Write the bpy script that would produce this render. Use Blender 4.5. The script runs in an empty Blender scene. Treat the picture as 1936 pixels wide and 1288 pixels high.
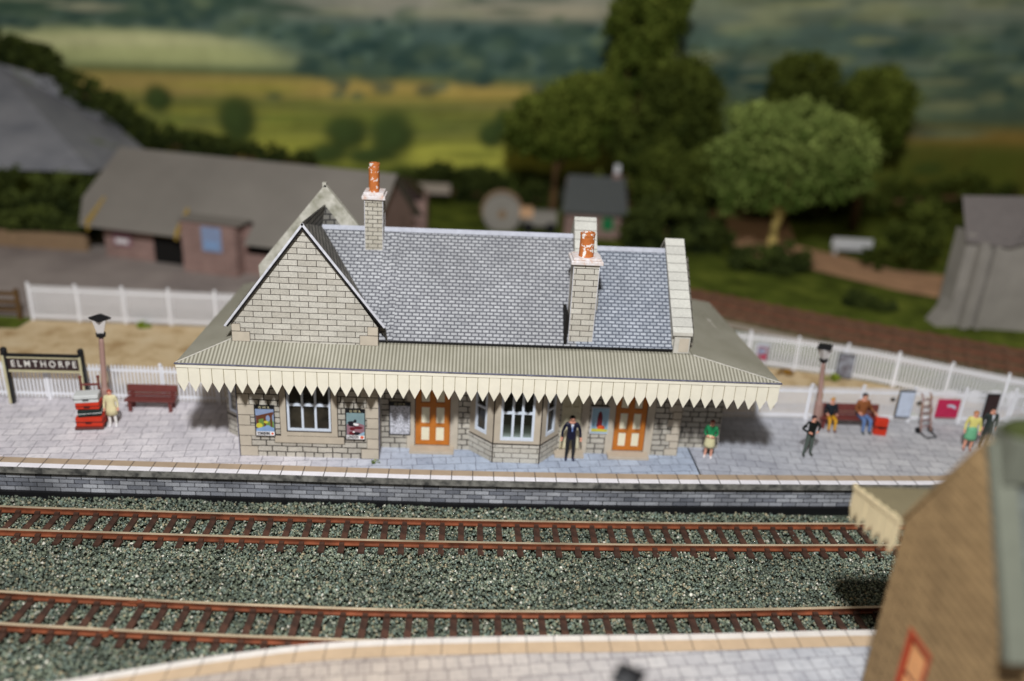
import bpy, math, random
import numpy as np
from mathutils import Vector, Matrix
random.seed(7); rng = np.random.default_rng(7)
R = math.radians
scn = bpy.context.scene
COL = scn.collection

# ------------------------------------------------------------------ materials
def srgb(r, g, b):
    f = lambda c: (c/255/12.92) if c/255 <= .04045 else ((c/255+.055)/1.055)**2.4
    return (f(r), f(g), f(b), 1)

class NT:
    def __init__(s, name):
        s.m = bpy.data.materials.new(name); s.m.use_nodes = True
        s.t = s.m.node_tree; s.n = s.t.nodes; s.b = s.n['Principled BSDF']
        s.uv = None
    def add(s, typ, **kw):
        n = s.n.new(typ)
        for k, v in kw.items(): setattr(n, k, v)
        return n
    def link(s, a, b): s.t.links.new(a, b)
    def coord(s, which='UV'):
        if s.uv is None: s.uv = s.n.new('ShaderNodeTexCoord')
        return s.uv.outputs[which]
    def noise(s, scale, detail=4, which='Object', rough=.6):
        n = s.add('ShaderNodeTexNoise'); n.inputs['Scale'].default_value = scale
        n.inputs['Detail'].default_value = detail; n.inputs['Roughness'].default_value = rough
        s.link(s.coord(which), n.inputs['Vector']); return n.outputs['Fac']
    def ramp(s, fac, stops):
        r = s.add('ShaderNodeValToRGB'); e = r.color_ramp.elements
        while len(e) < len(stops): e.new(.5)
        for el, (p, c) in zip(e, stops):
            el.position = p; el.color = c if len(c) == 4 else (*c, 1)
        s.link(fac, r.inputs['Fac']); return r.outputs['Color']
    def mix(s, fac, a, b, mode='MIX'):
        m = s.add('ShaderNodeMix', data_type='RGBA', blend_type=mode)
        for sock, v in ((m.inputs[0], fac), (m.inputs[6], a), (m.inputs[7], b)):
            if hasattr(v, 'is_linked') or hasattr(v, 'links'): s.link(v, sock)
            else: sock.default_value = v
        return m.outputs[2]
    def math(s, op, a, b=None):
        m = s.add('ShaderNodeMath', operation=op)
        for sock, v in ((m.inputs[0], a), (m.inputs[1], b)):
            if v is None: continue
            if hasattr(v, 'links'): s.link(v, sock)
            else: sock.default_value = v
        return m.outputs[0]
    def bump(s, h, strength=.3, dist=.02):
        b = s.add('ShaderNodeBump'); b.inputs['Strength'].default_value = strength
        b.inputs['Distance'].default_value = dist
        s.link(h, b.inputs['Height']); s.link(b.outputs['Normal'], s.b.inputs['Normal'])
    def done(s, col, rough=.8, spec=.3):
        if hasattr(col, 'links'): s.link(col, s.b.inputs['Base Color'])
        else: s.b.inputs['Base Color'].default_value = col
        s.b.inputs['Roughness'].default_value = rough
        s.b.inputs['Specular IOR Level'].default_value = spec
        return s.m

def plain(name, c, rough=.7, var=.18, scale=3., spec=.3, c2=None, bump=0):
    t = NT(name); n = t.noise(scale, 5)
    lo = c2 or tuple(x*(1-var) for x in c[:3]); hi = tuple(min(1, x*(1+var*.6)) for x in c[:3])
    col = t.ramp(n, [(.3, lo[:3]), (.7, hi)])
    if bump: t.bump(t.noise(scale*8, 6), bump)
    return t.done(col, rough, spec)

def brick(name, c1, c2, mortar, bw, bh, ms, rough=.8, grime=.25, warp=.012, off=.5, squash=1., spec=.25, bump=.25, fine=.25, sfreq=2):
    t = NT(name)
    nz = t.add('ShaderNodeTexNoise'); nz.inputs['Scale'].default_value = 1.7
    t.link(t.coord('UV'), nz.inputs['Vector'])
    mul = t.add('ShaderNodeVectorMath', operation='SCALE'); mul.inputs['Scale'].default_value = warp
    t.link(nz.outputs['Color'], mul.inputs[0])
    ad = t.add('ShaderNodeVectorMath', operation='ADD'); t.link(t.coord('UV'), ad.inputs[0]); t.link(mul.outputs[0], ad.inputs[1])
    b = t.add('ShaderNodeTexBrick'); b.offset = off; b.squash = squash; b.squash_frequency = sfreq
    b.inputs['Color1'].default_value = c1; b.inputs['Color2'].default_value = c2; b.inputs['Mortar'].default_value = mortar
    b.inputs['Scale'].default_value = 1; b.inputs['Brick Width'].default_value = bw; b.inputs['Row Height'].default_value = bh
    b.inputs['Mortar Size'].default_value = ms; b.inputs['Mortar Smooth'].default_value = .15; b.inputs['Bias'].default_value = 0
    t.link(ad.outputs[0], b.inputs['Vector'])
    n1 = t.noise(.55, 5); g = t.ramp(n1, [(.3, (1-grime,)*3), (.7, (1+grime*.3,)*3)])
    col = t.mix(1., b.outputs['Color'], g, 'MULTIPLY')
    n2 = t.noise(28, 3); f = t.ramp(n2, [(.3, (1-fine,)*3), (.7, (1+fine*.5,)*3)])
    col = t.mix(1., col, f, 'MULTIPLY')
    if bump:
        inv = t.math('SUBTRACT', 1., b.outputs['Fac']); t.bump(inv, bump, .02)
    return t.done(col, rough, spec)

M = {}
M['ashlar'] = brick('coursed_stone', srgb(204,199,188), srgb(188,182,170), srgb(60,52,44), .6, .2, .012, grime=.15)
M['rubble'] = brick('squared_stone', srgb(206,199,186), srgb(184,177,164), srgb(40,34,30), .52, .22, .02, off=.37, squash=.62, sfreq=3, grime=.3, warp=.05)
M['rubble_line'] = None
M['ashlar_small'] = brick('small_coursed_stone', srgb(196,190,176), srgb(178,171,156), srgb(58,52,46), .34, .145, .012, grime=.15)
M['quoin'] = plain('dressed_stone', srgb(192,181,164), .85, .12, 2.2)
M['quoin_line'] = plain('stone_joint', srgb(58,50,44), .9)
M['surround'] = plain('stone_surround', srgb(188,176,158), .85, .1, 2)
M['slate'] = brick('slate_roof', srgb(186,187,190), srgb(160,161,165), srgb(86,87,94), .24, .132, .025, rough=.6, grime=.22, warp=.02, spec=.4, bump=.4, fine=.3)
M['slate_blue'] = brick('slate_roof_blue', srgb(182,187,196), srgb(154,160,170), srgb(80,86,100), .24, .132, .025, rough=.6, grime=.22, warp=.02, spec=.4, bump=.4, fine=.3)
M['slate_side'] = brick('slate_roof_brown', srgb(150,146,138), srgb(118,115,108), srgb(70,68,66), .3, .2, .03, grime=.35)
M['ridge'] = plain('ridge_tile', srgb(176,178,188), .6, .15, 5)
M['coping'] = brick('coping_stone', srgb(205,203,194), srgb(190,188,180), srgb(110,106,100), 30, .36, .012, rough=.85, grime=.15, off=0)
M['coping_side'] = plain('coping_edge', srgb(190,186,176), .85, .15)
M['mossy'] = plain('lichened_coping', srgb(186,182,172), .9, .35, 2.5, c2=srgb(128,126,108))
M['edge_white'] = plain('card_edge', srgb(205,205,212), .7, .2, 6)
M['cream'] = plain('cream_paint', srgb(238,231,212), .6, .06, 2.5)
M['cream_warm'] = plain('aged_cream_paint', srgb(226,208,168), .6, .08, 2.)
M['cream_line'] = plain('cream_groove', srgb(150,138,108), .8)
M['gutter'] = plain('gutter_grey', srgb(112,112,128), .5, .4, 6)
M['frame_blue'] = plain('pale_blue_paint', srgb(214,222,234), .5, .06, 3)
M['orange'] = plain('orange_paint', srgb(190,114,44), .45, .15, 3)
M['door_panel'] = plain('door_glass_cream', srgb(232,224,196), .4, .06)
M['cream_door'] = plain('cream_door_paint', srgb(214,206,176), .6, .1)
M['doorstep'] = plain('doorstep_stone', srgb(186,172,154), .85, .1)
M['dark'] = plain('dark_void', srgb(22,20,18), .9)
M['pot'] = None
t = NT('chipped_orange_pot'); n = t.noise(5.5, 3)
M['pot'] = t.done(t.ramp(n, [(.0, srgb(150,82,40)), (.58, srgb(190,110,54)), (.62, srgb(228,222,216)), (1, srgb(240,236,232))]), .6)
t = NT('flaked_cap'); n = t.noise(6, 4)
M['cap'] = t.done(t.ramp(n, [(.3, srgb(204,164,146)), (.42, srgb(208,196,190)), (.7, srgb(226,224,228))]), .7)
t = NT('window_glass'); n = t.noise(1.6, 2)
M['glass'] = t.done(t.ramp(n, [(.3, srgb(30,28,24)), (.7, srgb(66,60,50))]), .12, .5)
t = NT('bay_glass'); sp = t.add('ShaderNodeSeparateXYZ'); t.link(t.coord('UV'), sp.inputs[0])
M['glass_bay'] = t.done(t.ramp(t.math('SUBTRACT', sp.outputs[1], .3), [(.0, srgb(140,152,146)), (.1, srgb(70,78,70)), (.25, srgb(30,30,24))]), .15, .5)  # light low in the bay pane is painted in, paler at the foot
# corrugated sheeting: stripes run down the slope
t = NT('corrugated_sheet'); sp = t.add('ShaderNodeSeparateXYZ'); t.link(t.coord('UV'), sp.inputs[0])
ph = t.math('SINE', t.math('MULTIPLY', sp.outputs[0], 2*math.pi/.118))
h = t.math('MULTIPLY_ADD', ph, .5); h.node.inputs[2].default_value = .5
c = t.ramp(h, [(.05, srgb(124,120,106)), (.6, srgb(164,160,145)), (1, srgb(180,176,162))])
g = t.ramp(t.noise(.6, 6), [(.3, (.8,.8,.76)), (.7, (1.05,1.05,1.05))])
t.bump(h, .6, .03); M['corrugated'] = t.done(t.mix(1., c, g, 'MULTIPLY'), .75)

def slabs(name, left, right, x0, x1, bw=.74, bh=.46, line=srgb(110,104,108)):
    t = NT(name)
    nz = t.add('ShaderNodeTexNoise'); nz.inputs['Scale'].default_value = .9
    t.link(t.coord('Object'), nz.inputs['Vector'])
    mul = t.add('ShaderNodeVectorMath', operation='SCALE'); mul.inputs['Scale'].default_value = .12
    t.link(nz.outputs['Color'], mul.inputs[0])
    ad = t.add('ShaderNodeVectorMath', operation='ADD'); t.link(t.coord('Object'), ad.inputs[0]); t.link(mul.outputs[0], ad.inputs[1])
    mp = t.add('ShaderNodeMapping'); mp.inputs['Rotation'].default_value = (0, 0, R(-6) if x0 < 0 else R(5)); t.link(ad.outputs[0], mp.inputs[0])
    b = t.add('ShaderNodeTexBrick'); b.offset = .43; b.squash = .7; b.squash_frequency = 3
    b.inputs['Color1'].default_value = (1,1,1,1); b.inputs['Color2'].default_value = (.84,.84,.86,1); b.inputs['Mortar'].default_value = (.36,.34,.37,1)
    b.inputs['Scale'].default_value = 1; b.inputs['Brick Width'].default_value = bw; b.inputs['Row Height'].default_value = bh
    b.inputs['Mortar Size'].default_value = .014; b.inputs['Mortar Smooth'].default_value = .3
    t.link(mp.outputs[0], b.inputs['Vector'])
    sp = t.add('ShaderNodeSeparateXYZ'); t.link(t.coord('Object'), sp.inputs[0])
    mr = t.add('ShaderNodeMapRange'); mr.inputs[1].default_value = x0; mr.inputs[2].default_value = x1
    t.link(sp.outputs[0], mr.inputs[0])
    base = t.ramp(mr.outputs[0], [(0, left), (1, right)])
    g = t.ramp(t.noise(.8, 6), [(.3, (.78,.78,.8)), (.7, (1.06,1.06,1.06))])
    g2 = t.ramp(t.noise(5, 5), [(.28, (.72,.73,.75)), (.5, (1,1,1))])
    c = t.mix(1., base, b.outputs['Color'], 'MULTIPLY'); c = t.mix(1., c, g, 'MULTIPLY'); c = t.mix(1., c, g2, 'MULTIPLY')
    return t.done(c, .7, .3)
M['slabs_left'] = slabs('pale_paving_slabs', srgb(230,224,226), srgb(184,195,212), -8., -3.)
M['slabs_right'] = slabs('grey_paving_slabs', srgb(186,190,200), srgb(202,201,202), 6., 14.)
M['slabs_near'] = slabs('near_paving_slabs', srgb(196,182,168), srgb(196,196,198), -3., 7., .5, .4)
def joints(name, c, period, w=.03):
    t = NT(name); sp = t.add('ShaderNodeSeparateXYZ'); t.link(t.coord('Object'), sp.inputs[0])
    sk = t.math('MULTIPLY_ADD', sp.outputs[1], -.0); sk.node.inputs[2].default_value = 100
    fr = t.math('FRACT', t.math('DIVIDE', t.math('ADD', sp.outputs[0], 100.), period))
    ln = t.math('LESS_THAN', fr, w/period)
    g = t.ramp(t.noise(2, 5), [(.3, tuple(x*.85 for x in c[:3])), (.7, c[:3])])
    return t.done(t.mix(ln, g, srgb(70,62,58)), .8)
M['kerb_tan'] = joints('tan_edging', srgb(180,158,134), .72)
M['kerb_white'] = joints('white_edging', srgb(242,238,242), .72)
M['kerb_near_tan'] = joints('tan_edging_near', srgb(196,170,140), .72, .02)
t = NT('weathered_lip'); n = t.noise(3, 8); M['lip'] = t.done(t.ramp(n, [(.35, srgb(62,62,60)), (.55, srgb(120,118,112)), (.75, srgb(150,148,142))]), .9)
M['plat_brick'] = brick('grey_platform_brick', srgb(186,188,194), srgb(120,123,132), srgb(34,34,38), .5, .165, .014, grime=.55, bump=.3, fine=.3)
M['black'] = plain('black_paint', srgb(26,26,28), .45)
M['rust'] = plain('rust_brown', srgb(136,76,50), .42, .35, 1.6, c2=srgb(82,46,32), spec=.45)
M['railtop'] = plain('rail_head', srgb(206,186,156), .22, .4, .6, spec=.8); M['railtop'].node_tree.nodes['Principled BSDF'].inputs['Metallic'].default_value = .25
M['sleeper'] = plain('sleeper_brown', srgb(84,56,44), .7, .4, 2.2, c2=srgb(40,32,28))
M['ballast_bed'] = plain('ballast_bed', srgb(80,86,74), 1, .4, 6)
t = NT('ballast_stone'); a = t.add('ShaderNodeVertexColor', layer_name='Col'); M['ballast'] = t.done(a.outputs[0], .6, .35)
M['white'] = plain('white_plastic', srgb(232,232,236), .5, .05)
M['white_back'] = plain('white_plastic_shaded', srgb(214,214,214), .6, .06)
t = NT('sandy_ground'); n = t.noise(.9, 8); n2 = t.noise(9, 6)
c = t.ramp(n, [(.3, srgb(176,146,104)), (.5, srgb(214,190,152)), (.72, srgb(224,204,170))]); g = t.ramp(n2, [(.3, (.78,.76,.7)), (.7, (1.05,1.05,1.05))])
M['sand'] = t.done(t.mix(1., c, g, 'MULTIPLY'), .95, .1)
t = NT('grass_mat'); n = t.noise(.5, 8); M['grassland'] = t.done(t.ramp(n, [(.28, srgb(56,62,20)), (.5, srgb(90,102,36)), (.7, srgb(122,130,52))]), .95, .1)
t = NT('yard_tarmac'); n = t.noise(.22, 7); M['tarmac'] = t.done(t.ramp(n, [(.3, srgb(134,124,120)), (.7, srgb(180,168,160))]), .9, .1)
M['dirt'] = plain('dirt_road', srgb(206,160,122), .95, .2, .6)
M['tan_edge'] = plain('concrete_edge', srgb(178,164,150), .9, .1)
M['lamp_post'] = plain('lamp_post_brown', srgb(160,128,118), .5, .12)
M['lamp_glass'] = plain('lantern_glass', srgb(214,208,204), .25, .06, spec=.5)
M['bench'] = plain('bench_maroon', srgb(112,58,54), .5, .15)
M['sign_brown'] = plain('sign_dark_brown', srgb(56,40,40), .5, .1)
M['sign_trim'] = plain('sign_trim_cream', srgb(196,188,152), .6, .1)
M['letter'] = plain('white_lettering', srgb(236,232,224), .5, .02)
M['redcase'] = plain('red_case', srgb(196,52,28), .4, .1)
M['greycase'] = plain('grey_case', srgb(206,208,206), .4, .06)
M['greencase'] = plain('dark_green_case', srgb(22,40,36), .4, .1)
M['brick_red'] = brick('pink_brick', srgb(178,146,136), srgb(158,126,118), srgb(150,130,122), .3, .1, .01)
M['roof_grey'] = plain('felt_roof', srgb(136,130,122), .9, .12, .25)
M['roof_dark'] = plain('dark_slate', srgb(90,93,92), .8, .1)
M['yellow'] = plain('ochre_boards', srgb(178,148,70), .6, .15)
M['wallbrown'] = plain('brown_wall', srgb(150,124,96), .9, .15)
M['castle'] = plain('tower_stone', srgb(156,150,142), .9, .14, .8)
M['castle_roof'] = plain('tower_roof', srgb(124,117,114), .9, .1)
M['near_stone'] = brick('warm_tan_stone', srgb(176,146,104), srgb(158,130,92), srgb(112,90,62), .6, .2, .018, grime=.25, bump=.05)
M['near_roof'] = brick('near_slate', srgb(104,108,104), srgb(90,94,92), srgb(70,74,72), .35, .22, .02, grime=.1)
M['near_coping'] = plain('near_coping', srgb(100,102,90), .9, .08)
M['near_canopy'] = plain('near_canopy_sheet', srgb(122,112,86), .8, .1)
M['moss'] = plain('green_moss', srgb(52,58,26), 1.0, .25, 5)
M['foliage_light'] = None
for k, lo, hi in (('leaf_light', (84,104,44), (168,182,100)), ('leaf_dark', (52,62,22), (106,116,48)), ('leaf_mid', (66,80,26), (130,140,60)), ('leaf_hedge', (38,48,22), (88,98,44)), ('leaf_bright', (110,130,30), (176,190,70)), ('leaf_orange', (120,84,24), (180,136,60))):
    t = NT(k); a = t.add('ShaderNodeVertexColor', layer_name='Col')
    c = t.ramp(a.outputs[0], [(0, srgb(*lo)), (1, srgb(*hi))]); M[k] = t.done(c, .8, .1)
M['bark'] = plain('tan_bark', srgb(196,170,100), .9, .2)
M['bark_dark'] = plain('dark_bark', srgb(96,72,44), .9, .2)
t = NT('backscene_print'); a = t.add('ShaderNodeVertexColor', layer_name='Col')
g = t.ramp(t.noise(.9, 6), [(.3, (.88,)*3), (.7, (1.06,)*3)])
M['backscene'] = t.done(t.mix(1., a.outputs[0], g, 'MULTIPLY'), .9, .1)

# ------------------------------------------------------------------ mesh builder
class MB:
    def __init__(s): s.v = []; s.f = []; s.uv = []; s.mi = []
    def poly(s, pts, m=0, uv=None, uvo=(0, 0)):
        P = [Vector(p) for p in pts]
        n = Vector((0, 0, 0))
        for i in range(len(P)):
            a, b = P[i], P[(i+1) % len(P)]
            n += Vector(((a.y-b.y)*(a.z+b.z), (a.z-b.z)*(a.x+b.x), (a.x-b.x)*(a.y+b.y)))
        if n.length < 1e-12: n = Vector((0, 0, 1))
        n.normalize()
        if abs(n.z) > .999: u = Vector((1, 0, 0))
        else: u = Vector((0, 0, 1)).cross(n).normalized()
        v = n.cross(u)
        if uv is None: uv = [(p.dot(u)+uvo[0], p.dot(v)+uvo[1]) for p in P]
        b = len(s.v); s.v += [tuple(p) for p in P]; s.f.append(tuple(range(b, b+len(P)))); s.uv += uv; s.mi.append(m)
    def box(s, x0, x1, y0, y1, z0, z1, m=0, skip=''):
        a = [(x0,y0),(x1,y0),(x1,y1),(x0,y1)]
        if 'b' not in skip: s.poly([(*p, z0) for p in reversed(a)], m)
        if 't' not in skip: s.poly([(*p, z1) for p in a], m)
        for i in range(4):
            p, q = a[i], a[(i+1) % 4]
            s.poly([(*p, z0), (*q, z0), (*q, z1), (*p, z1)], m)
    def prism(s, pts, d, m=0, mside=None):
        """polygon extruded by vector d"""
        d = Vector(d); q = [Vector(p)+d for p in pts]
        s.poly(pts, m); s.poly(list(reversed([tuple(p) for p in q])), m)
        for i in range(len(pts)):
            j = (i+1) % len(pts); s.poly([pts[j], pts[i], tuple(q[i]), tuple(q[j])], m if mside is None else mside)
    def obox(s, c, ax, ay, az, m=0):
        """box from centre and three half-axis vectors"""
        c, ax, ay, az = map(Vector, (c, ax, ay, az))
        P = lambda i, j, k: tuple(c+ax*i+ay*j+az*k)
        for F in ([(-1,-1,-1),(-1,1,-1),(1,1,-1),(1,-1,-1)], [(-1,-1,1),(1,-1,1),(1,1,1),(-1,1,1)], [(-1,-1,-1),(1,-1,-1),(1,-1,1),(-1,-1,1)],
                  [(1,1,-1),(-1,1,-1),(-1,1,1),(1,1,1)], [(1,-1,-1),(1,1,-1),(1,1,1),(1,-1,1)], [(-1,1,-1),(-1,-1,-1),(-1,-1,1),(-1,1,1)]):
            s.poly([P(*q) for q in F], m)
    def lathe(s, prof, c=(0,0,0), seg=14, m=0, sx=1., sy=1., rot=0., cap=True):
        rings = []
        for r, z in prof:
            rings.append([(c[0]+r*sx*math.cos(rot+2*math.pi*i/seg), c[1]+r*sy*math.sin(rot+2*math.pi*i/seg), c[2]+z) for i in range(seg)])
        for a, b in zip(rings, rings[1:]):
            for i in range(seg):
                j = (i+1) % seg; s.poly([a[i], a[j], b[j], b[i]], m)
        if cap: s.poly(list(reversed(rings[0])), m); s.poly(rings[-1], m)
    def tube(s, p, q, r, r2=None, seg=8, m=0):
        p, q = Vector(p), Vector(q); d = (q-p); r2 = r if r2 is None else r2
        if d.length < 1e-6: return
        d.normalize(); a = d.orthogonal().normalized(); b = d.cross(a)
        A = [tuple(p+(a*math.cos(t)+b*math.sin(t))*r) for t in [2*math.pi*i/seg for i in range(seg)]]
        B = [tuple(q+(a*math.cos(t)+b*math.sin(t))*r2) for t in [2*math.pi*i/seg for i in range(seg)]]
        for i in range(seg):
            j = (i+1) % seg; s.poly([A[i], A[j], B[j], B[i]], m)
        s.poly(list(reversed(A)), m); s.poly(B, m)
    def ball(s, c, r, m=0, seg=10, rings=6, sc=(1,1,1)):
        pr = [(math.sin(math.pi*i/rings)*r, -math.cos(math.pi*i/rings)*r*sc[2]) for i in range(rings+1)]
        pr[0] = (r*.02, pr[0][1]); pr[-1] = (r*.02, pr[-1][1]); s.lathe(pr, c, seg, m, sc[0], sc[1])
    def build(s, name, mats, parent=None, loc=(0,0,0), rotz=0, smooth=False, bevel=0):
        me = bpy.data.meshes.new(name); me.from_pydata(s.v, [], s.f)
        l = me.uv_layers.new(name='UVMap'); l.data.foreach_set('uv', [c for p in s.uv for c in p])
        if not isinstance(mats, (list, tuple)): mats = [mats]
        for m in mats: me.materials.append(M[m] if isinstance(m, str) else m)
        me.polygons.foreach_set('material_index', s.mi)
        if smooth or bevel:
            import bmesh
            bm = bmesh.new(); bm.from_mesh(me); bmesh.ops.remove_doubles(bm, verts=bm.verts, dist=1e-4)
            if smooth:
                for f in bm.faces: f.smooth = True
            bm.to_mesh(me); bm.free()
        me.update()
        o = bpy.data.objects.new(name, me); COL.objects.link(o); o.parent = parent
        o.location = loc; o.rotation_euler[2] = rotz
        if bevel:
            b = o.modifiers.new('edge', 'BEVEL'); b.width = bevel; b.segments = 2; b.limit_method = 'ANGLE'
        return o

def tag(o, label, cat, group=None, kind=None):
    if label: o['label'] = label
    if cat: o['category'] = cat
    if group: o['group'] = group
    if kind: o['kind'] = kind
    return o
def thing(name, label, cat, loc=(0,0,0), rotz=0, group=None):
    o = bpy.data.objects.new(name, None); COL.objects.link(o); o.empty_display_size = .2
    o.location = loc; o.rotation_euler[2] = rotz; return tag(o, label, cat, group)
def struct(mb, name, mats, **k):
    o = mb.build(name, mats, **k); o['kind'] = 'structure'; return o
def kids(o): return [c for c in COL.objects if c.parent == o]
def dup(root, loc, rotz=0, label=None, group=None):
    def cp(o, par):
        c = o.copy(); COL.objects.link(c); c.parent = par
        for ch in kids(o): cp(ch, c)
        return c
    r = cp(root, None); r.location = loc; r.rotation_euler[2] = rotz
    if label: r['label'] = label
    if group: r['group'] = group
    return r
def text(name, body, size, loc, rot, mat, parent, width=None, ext=.006, bold=0):
    cu = bpy.data.curves.new(name, 'FONT'); cu.body = body; cu.size = size; cu.extrude = ext; cu.align_x = 'CENTER'; cu.align_y = 'CENTER'
    cu.offset = bold
    to = bpy.data.objects.new(name+'_src', cu); COL.objects.link(to)
    dg = bpy.context.evaluated_depsgraph_get(); me = bpy.data.meshes.new_from_object(to.evaluated_get(dg))
    bpy.data.objects.remove(to); bpy.data.curves.remove(cu)
    if width:
        xs = [v.co.x for v in me.vertices]; w = max(xs)-min(xs)
        for v in me.vertices: v.co.x *= width/w
    me.materials.clear(); me.materials.append(M[mat]); me.name = name
    o = bpy.data.objects.new(name, me); COL.objects.link(o); o.parent = parent; o.location = loc; o.rotation_euler = rot
    return o

def interp(pts):
    xs = [p[0] for p in pts]; ys = [p[1] for p in pts]
    # smooth interpolation through the points
    def f(x):
        if x <= xs[0]: return ys[0]+(x-xs[0])*(ys[1]-ys[0])/(xs[1]-xs[0])
        if x >= xs[-1]: return ys[-1]+(x-xs[-1])*(ys[-1]-ys[-2])/(xs[-1]-xs[-2])
        for i in range(len(xs)-1):
            if x <= xs[i+1]:
                t = (x-xs[i])/(xs[i+1]-xs[i])
                g = lambda k: (ys[min(k+1, len(xs)-1)]-ys[max(k-1, 0)])/(xs[min(k+1, len(xs)-1)]-xs[max(k-1, 0)])
                h = xs[i+1]-xs[i]
                return (2*t**3-3*t*t+1)*ys[i]+(t**3-2*t*t+t)*h*g(i)+(-2*t**3+3*t*t)*ys[i+1]+(t**3-t*t)*h*g(i+1)
    return f

# ------------------------------------------------------------------ platform and ground
edge = interp([(-22, .2), (-17, .10), (-12.9, .06), (-8.7, .05), (-2, .02), (4.3, .12), (8, .25), (12.2, .42), (15.8, .6), (24, 1.1)])
XS = [-24+.5*i for i in range(101)]
def strip(f0, f1, z, x0=-24, x1=26, m=0, step=.5, mb=None, z1=None):
    mb = mb or MB(); n = max(1, int(round((x1-x0)/step))); step = (x1-x0)/n
    for i in range(n):
        a, b = x0+i*step, x0+(i+1)*step
        mb.poly([(a, f0(a), z), (b, f0(b), z), (b, f1(b), z if z1 is None else z1), (a, f1(a), z if z1 is None else z1)], m)
    return mb
SEAM = 6.7
struct(strip(lambda x: edge(x)+.6, lambda x: 5.35, 0, -24, SEAM), 'platform_paving', 'slabs_left')
struct(strip(lambda x: edge(x)+.6, lambda x: 5.5+max(0, x-8)*.02, .012, SEAM+.05, SEAM+17), 'platform_paving', 'slabs_right')
mb = MB()
strip(lambda x: edge(x), lambda x: edge(x)+.27, .02, m=0, mb=mb); strip(lambda x: edge(x)+.27, lambda x: edge(x)+.62, .02, m=1, mb=mb)
struct(mb, 'platform_edging', ['kerb_white', 'kerb_tan'])
mb = MB(); strip(edge, edge, -.22, m=0, mb=mb, z1=.019)
strip(lambda x: edge(x)+.28, edge, -.22, m=1, mb=mb)
struct(mb, 'platform_lip', ['lip', 'quoin_line'])
mb = MB(); strip(lambda x: edge(x)+.17, lambda x: edge(x)+.17, -1.02, m=0, mb=mb, z1=-.22)
strip(lambda x: edge(x)+.08, lambda x: edge(x)+.08, -1.3, m=1, mb=mb, z1=-1.0); strip(lambda x: edge(x)+.08, lambda x: edge(x)+.17, -1.0, m=1, mb=mb)
o = struct(mb, 'platform_wall', ['plat_brick', 'black'])

# baseboard beyond the platform
def sheet(name, pts, z, mat):
    mb = MB(); mb.poly([(x, y, z) for x, y in pts], 0); return struct(mb, name, mat)
sheet('ground', [(-70, -16), (70, -16), (70, 60), (-70, 60)], -1.32, 'ballast_bed')
sheet('grass_ground', [(-60, 5.3), (60, 5.3), (60, 50), (-60, 50)], -.03, 'grassland')
sheet('sandy_ground', [(-26, 5.25), (24, 5.4), (24, 6.2), (19.5, 8.2), (15, 10.2), (10, 11.2), (2, 12.8), (-8, 13.3), (-26, 13.4)], -.012, 'sand')
sheet('goods_yard', [(-44, 13.5), (-4, 13.2), (-2, 16), (-6, 22), (-12, 26), (-24, 29.5), (-44, 30)], 0.0, 'tarmac')

# ballast: loose stones
def ballast():
    N = 88000
    x = rng.uniform(-23, 16, N); y = rng.uniform(-8.4, .12, N)
    z = -1.115 + .035*np.sin(x*.9)*np.cos(y*1.3) + .05*np.exp(-((y+3.7)/.8)**2) + rng.uniform(-.02, .02, N)
    s = rng.uniform(.03, .062, N)*np.where(rng.random(N) < .08, 1.45, 1.)
    base = np.array([[1,0,0],[-1,0,0],[0,1,0],[0,-1,0],[0,0,1],[0,0,-1]], float)
    V = base[None]*rng.uniform(.55, 1.15, (N, 6, 1)) + rng.normal(0, .22, (N, 6, 3))
    a = rng.uniform(0, 6.28, N); ca, sa = np.cos(a), np.sin(a)
    X = V[..., 0]*ca[:, None]-V[..., 1]*sa[:, None]; Y = V[..., 0]*sa[:, None]+V[..., 1]*ca[:, None]
    V = np.stack([X, Y, V[..., 2]*.8], -1)*s[:, None, None]
    V += np.stack([x, y, z], -1)[:, None]
    F = np.array([[0,2,4],[2,1,4],[1,3,4],[3,0,4],[2,0,5],[1,2,5],[3,1,5],[0,3,5]])
    faces = (F[None]+(np.arange(N)*6)[:, None, None]).reshape(-1, 3)
    me = bpy.data.meshes.new('ballast')
    me.vertices.add(N*6); me.vertices.foreach_set('co', V.reshape(-1))
    me.loops.add(len(faces)*3); me.loops.foreach_set('vertex_index', faces.reshape(-1))
    me.polygons.add(len(faces)); me.polygons.foreach_set('loop_start', np.arange(len(faces))*3)
    me.update(calc_edges=True)
    pal = np.array([srgb(*c)[:3] for c in [(98,106,90),(120,128,108),(82,92,82),(140,142,126),(108,122,112),(146,136,110),(196,192,178),(70,78,72),(60,64,56)]])
    k = rng.choice(len(pal), N, p=[.22,.18,.16,.1,.13,.09,.03,.06,.03])
    c = pal[k]*rng.uniform(.95, 1.45, (N, 1))*(1+.18*np.sin(x*1.1+1.3*np.sin(y*1.7))*np.sin(y*1.9+.7*np.sin(x*.8)))[:, None]
    ca_ = me.color_attributes.new('Col', 'FLOAT_COLOR', 'POINT')
    cc = np.ones((N, 6, 4)); cc[..., :3] = c[:, None]
    ca_.data.foreach_set('color', cc.reshape(-1))
    me.materials.append(M['ballast'])
    o = bpy.data.objects.new('ballast', me); COL.objects.link(o)
    tag(o, 'loose grey green ballast stones covering the trackbed', 'ballast', kind='stuff')
ballast()

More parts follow.
